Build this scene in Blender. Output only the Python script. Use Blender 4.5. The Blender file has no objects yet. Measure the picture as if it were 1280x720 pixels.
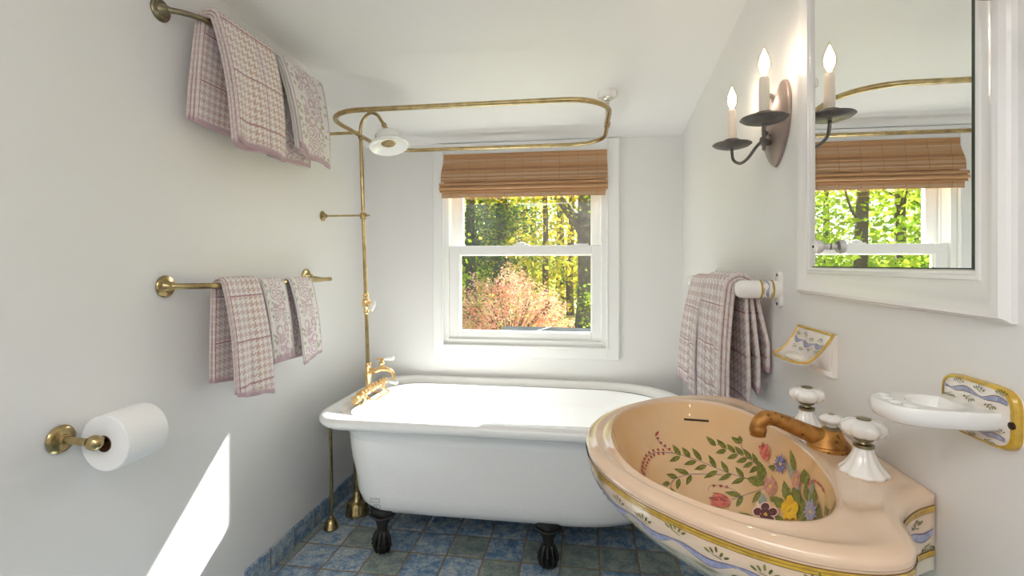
import bpy, math, random
import numpy as np
from mathutils import Vector, Matrix
from mathutils.bvhtree import BVHTree
C = bpy.context.scene.collection
PI = math.pi
rnd = random.Random(7)

# ------------------------------------------------------------------ camera maths
F_PX, VPX, HOR, CAM_H = 605.0, 730.0, 330.0, 1.216
TH = math.atan((VPX - 640) / F_PX)
cT, sT = math.cos(TH), math.sin(TH)
LX, RX, BY = -1.24, 0.506, 2.62          # left wall, right wall, back wall

def ray(px, py):
    xc = px - 640.0
    return Vector((xc * cT - F_PX * sT, xc * sT + F_PX * cT, HOR - py)).normalized()
CAM = Vector((0, 0, CAM_H))

# ------------------------------------------------------------------ node helpers
class X:
    """tiny expression wrapper that emits Math nodes"""
    def __init__(s, nt, k): s.nt, s.k = nt, k
    def _op(s, op, *a):
        n = s.nt.nodes.new('ShaderNodeMath'); n.operation = op
        for i, v in enumerate((s,) + a):
            if isinstance(v, X): s.nt.links.new(v.k, n.inputs[i])
            else: n.inputs[i].default_value = float(v)
        return X(s.nt, n.outputs[0])
    def __add__(s, o): return s._op('ADD', o)
    def __radd__(s, o): return s._op('ADD', o)
    def __sub__(s, o): return s._op('SUBTRACT', o)
    def __rsub__(s, o): return (s * -1) + o
    def __mul__(s, o): return s._op('MULTIPLY', o)
    __rmul__ = __mul__
    def __truediv__(s, o): return s._op('DIVIDE', o)
    def floor(s): return s._op('FLOOR')
    def fract(s): return s._op('FRACT')
    def mod(s, o): return s._op('FLOORED_MODULO', o)
    def lt(s, o): return s._op('LESS_THAN', o)
    def gt(s, o): return s._op('GREATER_THAN', o)
    def sin(s): return s._op('SINE')
    def abs(s): return s._op('ABSOLUTE')
    def mx(s, o): return s._op('MAXIMUM', o)
    def mn(s, o): return s._op('MINIMUM', o)
    def sel(s, a, b): return s * a + (1 - s) * b
    def near(s, c, w): return (s - c).abs().lt(w)

def rgb(c): return (c[0], c[1], c[2], 1.0)

def new_mat(name):
    m = bpy.data.materials.new(name); m.use_nodes = True
    nt = m.node_tree
    return m, nt, nt.nodes['Principled BSDF']

def mixc(nt, fac, a, b, blend='MIX'):
    n = nt.nodes.new('ShaderNodeMix'); n.data_type = 'RGBA'; n.blend_type = blend
    if isinstance(fac, X): nt.links.new(fac.k, n.inputs[0])
    elif hasattr(fac, 'links'): nt.links.new(fac, n.inputs[0])
    else: n.inputs[0].default_value = fac
    for v, i in ((a, 6), (b, 7)):
        if isinstance(v, (tuple, list)): n.inputs[i].default_value = rgb(v)
        else: nt.links.new(v, n.inputs[i])
    return n.outputs[2]

def noise(nt, scale, detail=4, rough=0.55, coord='Object', vec=None):
    n = nt.nodes.new('ShaderNodeTexNoise')
    n.inputs['Scale'].default_value = scale; n.inputs['Detail'].default_value = detail
    n.inputs['Roughness'].default_value = rough
    if vec is None:
        tc = nt.nodes.new('ShaderNodeTexCoord'); vec = tc.outputs[coord]
    nt.links.new(vec, n.inputs['Vector'])
    return n

def ramp(nt, fac, stops):
    r = nt.nodes.new('ShaderNodeValToRGB')
    e = r.color_ramp.elements
    while len(e) > 1: e.remove(e[-1])
    e[0].position = stops[0][0]; e[0].color = rgb(stops[0][1])
    for p, c in stops[1:]:
        k = e.new(p); k.color = rgb(c)
    nt.links.new(fac.k if isinstance(fac, X) else fac, r.inputs[0])
    return r.outputs[0]

def bump(nt, bs, h, strength=0.2, dist=0.002):
    b = nt.nodes.new('ShaderNodeBump'); b.inputs['Strength'].default_value = strength
    b.inputs['Distance'].default_value = dist
    nt.links.new(h.k if isinstance(h, X) else h, b.inputs['Height'])
    nt.links.new(b.outputs[0], bs.inputs['Normal'])

def simple(name, col, rough=0.5, metal=0.0, coat=0.0, var=None, bmp=None, spec=None):
    m, nt, bs = new_mat(name)
    bs.inputs['Base Color'].default_value = rgb(col)
    bs.inputs['Roughness'].default_value = rough; bs.inputs['Metallic'].default_value = metal
    bs.inputs['Coat Weight'].default_value = coat; bs.inputs['Coat Roughness'].default_value = 0.05
    if spec is not None: bs.inputs['Specular IOR Level'].default_value = spec
    if var:
        col2, sc = var
        n = noise(nt, sc)
        nt.links.new(ramp(nt, n.outputs['Fac'], [(0.38, col), (0.66, col2)]), bs.inputs['Base Color'])
    if bmp:
        n = noise(nt, bmp[0]); bump(nt, bs, n.outputs['Fac'], bmp[1], bmp[2])
    return m

M_ = {}
M_['wall'] = simple('wall_paint', (0.80, 0.79, 0.777), 0.42, bmp=(9, 0.25, 0.004), spec=0.35)
M_['ceiling'] = simple('ceiling_paint', (0.87, 0.86, 0.855), 0.5, bmp=(4, 0.3, 0.004), spec=0.3)
M_['trim'] = simple('trim_paint', (0.86, 0.86, 0.85), 0.28)
M_['mirror_trim'] = simple('mirror_frame_paint', (0.84, 0.82, 0.80), 0.22, coat=0.3, bmp=(14, 0.1, 0.002))
M_['brass'] = simple('brass', (0.56, 0.43, 0.21), 0.2, 1.0, var=((0.36, 0.27, 0.13), 26))
M_['brass_dark'] = simple('aged_brass', (0.40, 0.29, 0.16), 0.3, 1.0, var=((0.26, 0.19, 0.11), 40))
M_['brass_gold'] = simple('polished_gold_brass', (0.95, 0.66, 0.33), 0.14, 1.0)
M_['brass_gray'] = simple('tarnished_brass', (0.33, 0.28, 0.18), 0.32, 1.0, var=((0.20, 0.17, 0.11), 30))
M_['steel'] = simple('brushed_nickel', (0.62, 0.60, 0.56), 0.25, 1.0)
M_['copper'] = simple('worn_bronze', (0.52, 0.25, 0.06), 0.42, 0.6, var=((0.30, 0.13, 0.03), 50), bmp=(160, 0.25, 0.001))
_nt = M_['copper'].node_tree; _b = _nt.nodes['Principled BSDF']; _vo = _nt.nodes.new('ShaderNodeTexVoronoi'); _vo.inputs['Scale'].default_value = 75
_tc = _nt.nodes.new('ShaderNodeTexCoord'); _nt.links.new(_tc.outputs['Object'], _vo.inputs['Vector']); _src = _b.inputs['Base Color'].links[0].from_socket
_nt.links.new(mixc(_nt, X(_nt, _vo.outputs['Distance']).lt(.2) * .75, _src, (0.10, 0.045, 0.015)), _b.inputs['Base Color'])
M_['white_enamel'] = simple('white_enamel', (0.88, 0.88, 0.87), 0.09, coat=0.4)
M_['porcelain'] = simple('white_porcelain', (0.86, 0.84, 0.81), 0.1, coat=0.5)
M_['porcelain_tray'] = simple('shade_greyed_porcelain', (0.80, 0.79, 0.77), 0.08, coat=0.5)  # white porcelain of the tray, greyed to put its shade into the colour
M_['glaze_white'] = simple('painted_porcelain', (0.84, 0.80, 0.75), 0.1, coat=0.5, var=((0.84, 0.72, 0.64), 14))
M_['soap'] = simple('soap_dish_relief', (0.84, 0.77, 0.69), 0.15, coat=0.3)
M_['iron'] = simple('black_cast_iron', (0.018, 0.017, 0.017), 0.38, 0.3, bmp=(60, 0.3, 0.002))
M_['screw'] = simple('dark_screw', (0.05, 0.03, 0.02), 0.5, 0.6)
M_['pewter'] = simple('dark_pewter', (0.13, 0.12, 0.115), 0.42, 0.7, var=((0.19, 0.17, 0.16), 40))
M_['sconce_plate'] = simple('brown_pewter', (0.36, 0.27, 0.24), 0.38, 0.45, var=((0.27, 0.22, 0.21), 12))
M_['candle'] = simple('cream_candle_sleeve', (0.82, 0.74, 0.64), 0.45)
M_['ink'] = simple('stamp_ink', (0.05, 0.05, 0.05), 0.6)
M_['gold_line'] = simple('gold_glaze', (0.62, 0.39, 0.045), 0.2, coat=0.4, var=((0.46, 0.28, 0.03), 60))
M_['gold_dark'] = simple('gold_glaze_outline', (0.22, 0.11, 0.03), 0.3, coat=0.3)
M_['blue_glaze'] = simple('blue_glaze', (0.28, 0.30, 0.47), 0.2, coat=0.4, var=((0.42, 0.45, 0.60), 120))
M_['green_glaze'] = simple('green_glaze', (0.22, 0.22, 0.05), 0.2, coat=0.4, var=((0.08, 0.10, 0.025), 130))
M_['pale_green'] = simple('pale_green_glaze', (0.55, 0.60, 0.30), 0.2, coat=0.4)
M_['g2'] = simple('leaf_green_glaze', (0.25, 0.25, 0.05), 0.2, coat=0.4, var=((0.13, 0.15, 0.03), 150))
M_['greyblue'] = simple('grey_blue_glaze', (0.24, 0.29, 0.28), 0.2, coat=0.4, var=((0.38, 0.40, 0.28), 120))
M_['stem'] = simple('stem_glaze', (0.22, 0.17, 0.26), 0.3, coat=0.3)
M_['red'] = simple('red_glaze', (0.55, 0.09, 0.07), 0.2, coat=0.4, var=((0.75, 0.27, 0.2), 120))
M_['redd'] = simple('brick_glaze', (0.42, 0.09, 0.07), 0.2, coat=0.4)
M_['violet'] = simple('violet_glaze', (0.10, 0.10, 0.28), 0.2, coat=0.4, var=((0.26, 0.26, 0.45), 150))
M_['lavender'] = simple('lavender_glaze', (0.26, 0.27, 0.46), 0.2, coat=0.4, var=((0.44, 0.43, 0.55), 150))
M_['pink'] = simple('salmon_glaze', (0.45, 0.19, 0.14), 0.2, coat=0.4, var=((0.66, 0.36, 0.27), 120))
M_['palepink'] = simple('pale_pink_glaze', (0.85, 0.58, 0.50), 0.2, coat=0.4)
M_['maroon'] = simple('maroon_glaze', (0.10, 0.012, 0.02), 0.2, coat=0.4)
M_['yellow'] = simple('yellow_glaze', (0.90, 0.58, 0.02), 0.2, coat=0.4, var=((0.80, 0.42, 0.02), 90))
for k_ in ('blue_glaze', 'green_glaze', 'g2', 'greyblue', 'stem', 'red', 'redd', 'violet', 'lavender', 'pink', 'palepink', 'maroon', 'yellow'):
    b_ = M_[k_].node_tree.nodes['Principled BSDF']; b_.inputs['Coat Weight'].default_value = 0.0; b_.inputs['Roughness'].default_value = 0.35; b_.inputs['Specular IOR Level'].default_value = 0.3
M_['bark'] = simple('grey_bark', (0.075, 0.058, 0.055), 0.9, bmp=(9, 0.8, 0.05), var=((0.14, 0.115, 0.11), 5))
M_['bark_dark'] = simple('brown_bark', (0.10, 0.075, 0.05), 0.9)
M_['paper'] = simple('toilet_paper', (0.88, 0.87, 0.86), 0.95, bmp=(120, 0.2, 0.002), spec=0.1)
M_['cardboard'] = simple('cardboard_core', (0.20, 0.09, 0.04), 0.9)
M_['black_gap'] = simple('dark_mirror_edge', (0.05, 0.07, 0.055), 0.3, 0.5)
M_['canopy'] = simple('grey_canopy_cloth', (0.018, 0.023, 0.023), 0.95, var=((0.05, 0.055, 0.055), 1.6), spec=0.05)

def mat_paper_side():
    m, nt, bs = new_mat('paper_layers')
    tc = nt.nodes.new('ShaderNodeTexCoord'); sp = nt.nodes.new('ShaderNodeSeparateXYZ')
    nt.links.new(tc.outputs['Object'], sp.inputs[0])
    bs.inputs['Base Color'].default_value = rgb((0.80, 0.79, 0.78)); bs.inputs['Roughness'].default_value = 0.95
    return m
M_['paper_side'] = mat_paper_side()

def mat_mirror():
    m, nt, bs = new_mat('mirror_silver')
    bs.inputs['Base Color'].default_value = rgb((0.93, 0.94, 0.93)); bs.inputs['Metallic'].default_value = 1
    bs.inputs['Roughness'].default_value = 0.0
    return m
M_['mirror'] = mat_mirror()

def mat_glass(name, gl=0.07, tint=(0.94, 0.96, 0.95)):
    m = bpy.data.materials.new(name); m.use_nodes = True; nt = m.node_tree
    nt.nodes.clear()
    o = nt.nodes.new('ShaderNodeOutputMaterial'); mx = nt.nodes.new('ShaderNodeMixShader')
    t = nt.nodes.new('ShaderNodeBsdfTransparent'); g = nt.nodes.new('ShaderNodeBsdfGlossy')
    t.inputs[0].default_value = rgb(tint); g.inputs['Roughness'].default_value = 0.0
    mx.inputs[0].default_value = gl
    nt.links.new(t.outputs[0], mx.inputs[1]); nt.links.new(g.outputs[0], mx.inputs[2])
    nt.links.new(mx.outputs[0], o.inputs[0])
    return m
M_['glass'] = mat_glass('window_glass', 0.06)
M_['bulb_glass'] = mat_glass('bulb_glass', 0.12, (1, 0.97, 0.92))

def mat_emit(name, col, s):
    m = bpy.data.materials.new(name); m.use_nodes = True; nt = m.node_tree; nt.nodes.clear()
    o = nt.nodes.new('ShaderNodeOutputMaterial'); e = nt.nodes.new('ShaderNodeEmission')
    e.inputs[0].default_value = rgb(col); e.inputs[1].default_value = s
    nt.links.new(e.outputs[0], o.inputs[0]); return m
M_['filament'] = mat_emit('glowing_filament', (1.0, 0.84, 0.66), 42)

def mat_leaf(name, c1, c2, scale=0.8, trans=0.45):
    m = bpy.data.materials.new(name); m.use_nodes = True; nt = m.node_tree; nt.nodes.clear()
    o = nt.nodes.new('ShaderNodeOutputMaterial'); mx = nt.nodes.new('ShaderNodeMixShader')
    d = nt.nodes.new('ShaderNodeBsdfDiffuse'); t = nt.nodes.new('ShaderNodeBsdfTranslucent')
    n = noise(nt, scale, 3); col = ramp(nt, n.outputs['Fac'], [(0.35, c1), (0.62, c2)])
    nt.links.new(col, d.inputs[0]); nt.links.new(col, t.inputs[0])
    mx.inputs[0].default_value = trans
    nt.links.new(d.outputs[0], mx.inputs[1]); nt.links.new(t.outputs[0], mx.inputs[2])
    nt.links.new(mx.outputs[0], o.inputs[0]); return m
M_['leaf_yg'] = mat_leaf('yellow_green_leaves', (0.36, 0.38, 0.03), (0.72, 0.56, 0.05))
M_['leaf_g'] = mat_leaf('green_leaves', (0.13, 0.24, 0.03), (0.34, 0.44, 0.05))
M_['leaf_d'] = mat_leaf('evergreen_needles', (0.05, 0.10, 0.04), (0.13, 0.19, 0.07), 1.0, 0.25)
M_['leaf_r'] = mat_leaf('pink_red_leaves', (0.70, 0.22, 0.16), (0.85, 0.52, 0.40), 2.2, 0.35)
M_['leaf_rg'] = mat_leaf('faded_green_leaves', (0.36, 0.40, 0.10), (0.66, 0.58, 0.30), 2.2, 0.35)
M_['leaf_b'] = mat_leaf('bright_green_leaves', (0.26, 0.44, 0.03), (0.55, 0.64, 0.06), 1.0, 0.5)

def mat_lawn():
    m, nt, bs = new_mat('lawn_grass')
    n = noise(nt, 0.7, 6); n2 = noise(nt, 25, 4)
    a = ramp(nt, n.outputs['Fac'], [(0.3, (0.10, 0.14, 0.03)), (0.5, (0.36, 0.34, 0.06)), (0.66, (0.60, 0.48, 0.09))])
    nt.links.new(mixc(nt, 0.4, a, ramp(nt, n2.outputs['Fac'], [(0.3, (0.12, 0.12, 0.03)), (0.7, (0.6, 0.5, 0.15))])), bs.inputs['Base Color'])
    bs.inputs['Roughness'].default_value = 0.95
    return m
M_['lawn'] = mat_lawn()

def tile_material(name, vertical=False):
    """blue mottled ceramic tile with tan grout, laid on a 0.1573 m grid in world space"""
    m, nt, bs = new_mat(name)
    g = nt.nodes.new('ShaderNodeNewGeometry'); sp = nt.nodes.new('ShaderNodeSeparateXYZ')
    nw = noise(nt, 22, 2, vec=g.outputs['Position'])
    nt.links.new(g.outputs['Position'], sp.inputs[0])
    x, y, z = (X(nt, sp.outputs[i]) for i in range(3))
    wob = (X(nt, nw.outputs['Fac']) - 0.5) * 0.006
    P = 0.1573
    if vertical: u, v = (x + y - 1.945 + 1.573 + wob) / 0.1573, z / 3.0 + 0.3
    else: u, v = (x - 0.0624 + wob + 20 * P) / P, (y - 1.9568 + wob * 0.7 + 20 * P) / P
    fu, fv = u.fract(), v.fract()
    d = fu.mn(1 - fu).mn(fv.mn(1 - fv)) if not vertical else fu.mn(1 - fu)
    grout = d.lt(0.024 if not vertical else 0.022)
    cb = nt.nodes.new('ShaderNodeCombineXYZ')
    nt.links.new(u.floor().k, cb.inputs[0]); nt.links.new(v.floor().k, cb.inputs[1])
    wn = nt.nodes.new('ShaderNodeTexWhiteNoise'); wn.noise_dimensions = '3D'
    nt.links.new(cb.outputs[0], wn.inputs['Vector'])
    rv = X(nt, wn.outputs['Value'])
    # per tile shift of the mottling
    sc = nt.nodes.new('ShaderNodeVectorMath'); sc.operation = 'SCALE'; sc.inputs['Scale'].default_value = 7.3
    nt.links.new(wn.outputs['Color'], sc.inputs[0])
    ad = nt.nodes.new('ShaderNodeVectorMath'); ad.operation = 'ADD'
    nt.links.new(g.outputs['Position'], ad.inputs[0]); nt.links.new(sc.outputs[0], ad.inputs[1])
    n1 = noise(nt, 22, 8, 0.75, vec=ad.outputs[0]); n2 = noise(nt, 110, 4, 0.8, vec=ad.outputs[0])
    mot = X(nt, n1.outputs['Fac']) * 0.62 + X(nt, n2.outputs['Fac']) * 0.38
    mot = mot + (rv - 0.5) * 0.05 + 0.01
    blue = ramp(nt, mot, [(0.37, (0.05, 0.12, 0.23)), (0.455, (0.12, 0.22, 0.36)), (0.51, (0.27, 0.36, 0.46)), (0.58, (0.52, 0.54, 0.50))])
    green = ramp(nt, mot, [(0.36, (0.09, 0.13, 0.13)), (0.47, (0.16, 0.22, 0.21)), (0.56, (0.30, 0.34, 0.31)), (0.66, (0.45, 0.45, 0.37))])
    tilec = mixc(nt, rv.gt(0.70), blue, green)
    grc = ramp(nt, n2.outputs['Fac'], [(0.35, (0.17, 0.13, 0.09)), (0.7, (0.36, 0.30, 0.23))])
    nt.links.new(mixc(nt, grout, tilec, grc), bs.inputs['Base Color'])
    rough = grout.sel(0.85, 0.34)
    nt.links.new(rough.k, bs.inputs['Roughness'])
    h = (d * 16).mn(1.0) + X(nt, n1.outputs['Fac']) * 0.35
    bump(nt, bs, h, 0.7, 0.003)
    return m
M_['tile'] = tile_material('blue_ceramic_floor_tile')
M_['tile_v'] = tile_material('blue_ceramic_skirting_tile', True)

def mat_bamboo():
    m, nt, bs = new_mat('woven_bamboo')
    tc = nt.nodes.new('ShaderNodeTexCoord'); mp = nt.nodes.new('ShaderNodeMapping')
    mp.inputs['Scale'].default_value = (1.2, 1, 150)
    g = nt.nodes.new('ShaderNodeNewGeometry')
    nt.links.new(g.outputs['Position'], mp.inputs[0])
    n = noise(nt, 1.0, 2, vec=mp.outputs[0])
    sp = nt.nodes.new('ShaderNodeSeparateXYZ'); nt.links.new(g.outputs['Position'], sp.inputs[0])
    wn = nt.nodes.new('ShaderNodeTexWhiteNoise'); wn.noise_dimensions = '1D'
    nt.links.new(((X(nt, sp.outputs[2]) + .0005) / 0.0078).floor().k, wn.inputs['W'])
    slat = X(nt, wn.outputs['Value']) * .55 + X(nt, n.outputs['Fac']) * .45
    frz = ((X(nt, sp.outputs[2]) + .0005) / 0.0078).fract()
    mp2 = nt.nodes.new('ShaderNodeMapping'); mp2.inputs['Scale'].default_value = (9, 9, 500)
    nt.links.new(g.outputs['Position'], mp2.inputs[0]); n2 = noise(nt, 1.0, 5, vec=mp2.outputs[0])
    a = ramp(nt, slat, [(0.2, (0.30, 0.13, 0.045)), (0.42, (0.50, 0.255, 0.095)), (0.58, (0.58, 0.33, 0.135)), (0.68, (0.54, 0.39, 0.27)), (0.8, (0.62, 0.47, 0.33))])
    b = ramp(nt, n2.outputs['Fac'], [(0.3, (0.30, 0.13, 0.055)), (0.6, (0.62, 0.36, 0.18))])
    cc = mixc(nt, 0.35, a, b)
    cc = mixc(nt, frz.lt(.15) * .55, cc, (0.40, 0.30, 0.28))
    nt.links.new(cc, bs.inputs['Base Color'])
    bs.inputs['Roughness'].default_value = 0.55
    return m
M_['bamboo'] = mat_bamboo()
M_['thread'] = simple('weaving_thread', (0.34, 0.20, 0.11), 0.9)

def uvxy(nt):
    uv = nt.nodes.new('ShaderNodeUVMap'); uv.uv_map = 'UVMap'
    sp = nt.nodes.new('ShaderNodeSeparateXYZ'); nt.links.new(uv.outputs[0], sp.inputs[0])
    return X(nt, sp.outputs[0]), X(nt, sp.outputs[1]), uv.outputs[0]

def terry(nt, bs):
    n = noise(nt, 420, 3); n2 = noise(nt, 60, 3)
    bump(nt, bs, X(nt, n.outputs['Fac']) + X(nt, n2.outputs['Fac']) * 0.8, 0.55, 0.003)
    bs.inputs['Roughness'].default_value = 0.95
    bs.inputs['Specular IOR Level'].default_value = 0.1
    bs.inputs['Sheen Weight'].default_value = 0.25

def mat_hound(name, tan=(0.56, 0.37, 0.29), lilac=(0.60, 0.46, 0.46), vline=0.16, hline=0.15, offs=(0.085, 0.06), cell=0.0245):
    m, nt, bs = new_mat(name)
    u, v, _ = uvxy(nt); u = u + 10; v = v + 10
    p = cell / 8
    i, j = (u / p).floor(), (v / p).floor()
    warp, weft = i.mod(8).lt(3.5), j.mod(8).lt(3.5)
    tw = (i + j).mod(4).lt(1.5)
    dark = tw.sel(warp, weft)
    band = ((u * (2 * PI / 0.12)).sin() * 0.5 + 0.5)
    tone = mixc(nt, band, lilac, tan)
    base = mixc(nt, dark * 0.88, (0.83, 0.78, 0.755), tone)
    lines = ((u - offs[0]).mod(vline).lt(0.0042)).mx((v - offs[1]).mod(hline).lt(0.0046))
    c = mixc(nt, lines * 0.9, base, (0.42, 0.20, 0.24))
    at = nt.nodes.new('ShaderNodeAttribute'); at.attribute_name = 'hem'
    ae = nt.nodes.new('ShaderNodeAttribute'); ae.attribute_name = 'selvedge'
    c = mixc(nt, X(nt, ae.outputs['Fac']) * .8, c, (0.70, 0.60, 0.58))
    c = mixc(nt, at.outputs['Fac'], c, (0.52, 0.36, 0.40))
    nt.links.new(c, bs.inputs['Base Color']); terry(nt, bs)
    return m
M_['hound'] = mat_hound('pink_houndstooth_terry')
M_['hound2'] = mat_hound('rosy_houndstooth_terry', (0.52, 0.36, 0.31), (0.56, 0.42, 0.42), 0.13, 0.12, (0.05, 0.03), 0.031)

def mat_floral(name, w, edge=0.02):
    m, nt, bs = new_mat(name)
    u, v, uvo = uvxy(nt)
    vo = nt.nodes.new('ShaderNodeTexVoronoi'); vo.inputs['Scale'].default_value = 24; nt.links.new(uvo, vo.inputs['Vector'])
    vo.inputs['Randomness'].default_value = 0.6
    d = X(nt, vo.outputs['Distance'])
    rings = (d * 24).sin().gt(-0.25) * d.lt(0.66)
    nn = noise(nt, 70, 3, vec=uvo); rings = rings * X(nt, nn.outputs['Fac']).gt(0.40)
    vl = nt.nodes.new('ShaderNodeTexVoronoi'); vl.inputs['Scale'].default_value = 44; nt.links.new(uvo, vl.inputs['Vector'])
    leaf = X(nt, vl.outputs['Distance']).lt(0.34)
    side = ((u / w) - 0.5).abs()
    green = leaf * side.gt(0.22) * side.lt(0.44)
    rose = rings * side.lt(0.27)
    c = mixc(nt, rose * 0.72, (0.79, 0.755, 0.73), (0.54, 0.36, 0.41))
    c = mixc(nt, green * 0.72, c, (0.36, 0.37, 0.25))
    st = side.near(0.46, 0.022)
    c = mixc(nt, st * 0.75, c, (0.52, 0.34, 0.40))
    at = nt.nodes.new('ShaderNodeAttribute'); at.attribute_name = 'hem'
    c = mixc(nt, at.outputs['Fac'], c, (0.52, 0.38, 0.42))
    nt.links.new(c, bs.inputs['Base Color']); terry(nt, bs)
    return m
M_['floral'] = mat_floral('rose_print_terry', 0.15)
M_['floral2'] = mat_floral('rose_print_terry_wide', 0.20)

def mat_tub_outside():
    m, nt, bs = new_mat('white_painted_iron')
    bs.inputs['Base Color'].default_value = rgb((0.83, 0.82, 0.81)); bs.inputs['Roughness'].default_value = 0.2
    n = noise(nt, 55, 3); n2 = noise(nt, 9, 2)
    bump(nt, bs, X(nt, n.outputs['Fac']) + X(nt, n2.outputs['Fac']), 0.22, 0.004)
    return m
M_['tub_out'] = mat_tub_outside()

def mat_sink():
    m, nt, bs = new_mat('peach_glazed_porcelain')
    g = nt.nodes.new('ShaderNodeNewGeometry'); sp = nt.nodes.new('ShaderNodeSeparateXYZ')
    nt.links.new(g.outputs['Position'], sp.inputs[0]); z = X(nt, sp.outputs[2])
    n = noise(nt, 6, 3)
    deck = ramp(nt, n.outputs['Fac'], [(0.3, (0.71, 0.49, 0.33)), (0.7, (0.74, 0.57, 0.42))])
    nt.links.new(deck, bs.inputs['Base Color'])
    bs.inputs['Roughness'].default_value = 0.1; bs.inputs['Coat Weight'].default_value = 0.6
    bs.inputs['Coat Roughness'].default_value = 0.03
    return m
M_['sink'] = mat_sink()
M_['basin'] = simple('amber_glazed_porcelain', (0.74, 0.47, 0.23), 0.1, coat=0.6, var=((0.75, 0.52, 0.30), 5))
def mat_skirt():
    m, nt, bs = new_mat('cream_skirt_glaze')
    g = nt.nodes.new('ShaderNodeNewGeometry'); sp = nt.nodes.new('ShaderNodeSeparateXYZ')
    nt.links.new(g.outputs['Position'], sp.inputs[0]); z = X(nt, sp.outputs[2])
    c = ramp(nt, (z - 0.66) / 0.23, [(0.0, (0.74, 0.75, 0.63)), (0.5, (0.76, 0.73, 0.61)), (0.78, (0.76, 0.60, 0.45)), (1.0, (0.74, 0.50, 0.32))])
    nt.links.new(c, bs.inputs['Base Color']); bs.inputs['Roughness'].default_value = 0.1
    bs.inputs['Coat Weight'].default_value = 0.6; bs.inputs['Coat Roughness'].default_value = 0.03
    return m
M_['skirt'] = mat_skirt()

# ------------------------------------------------------------------ mesh helpers
def catmull(P, n=8, closed=False):
    P = [Vector(p) for p in P]; out = []; N = len(P)
    rng = range(N if closed else N - 1)
    for i in rng:
        if closed: a, b, c, d = P[i - 1], P[i], P[(i + 1) % N], P[(i + 2) % N]
        else: a, b, c, d = P[max(i - 1, 0)], P[i], P[i + 1], P[min(i + 2, N - 1)]
        for k in range(n):
            t = k / n
            out.append(0.5 * ((2 * b) + (c - a) * t + (2 * a - 5 * b + 4 * c - d) * t * t + (3 * b - a - 3 * c + d) * t ** 3))
    if not closed: out.append(P[-1])
    return out

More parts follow.
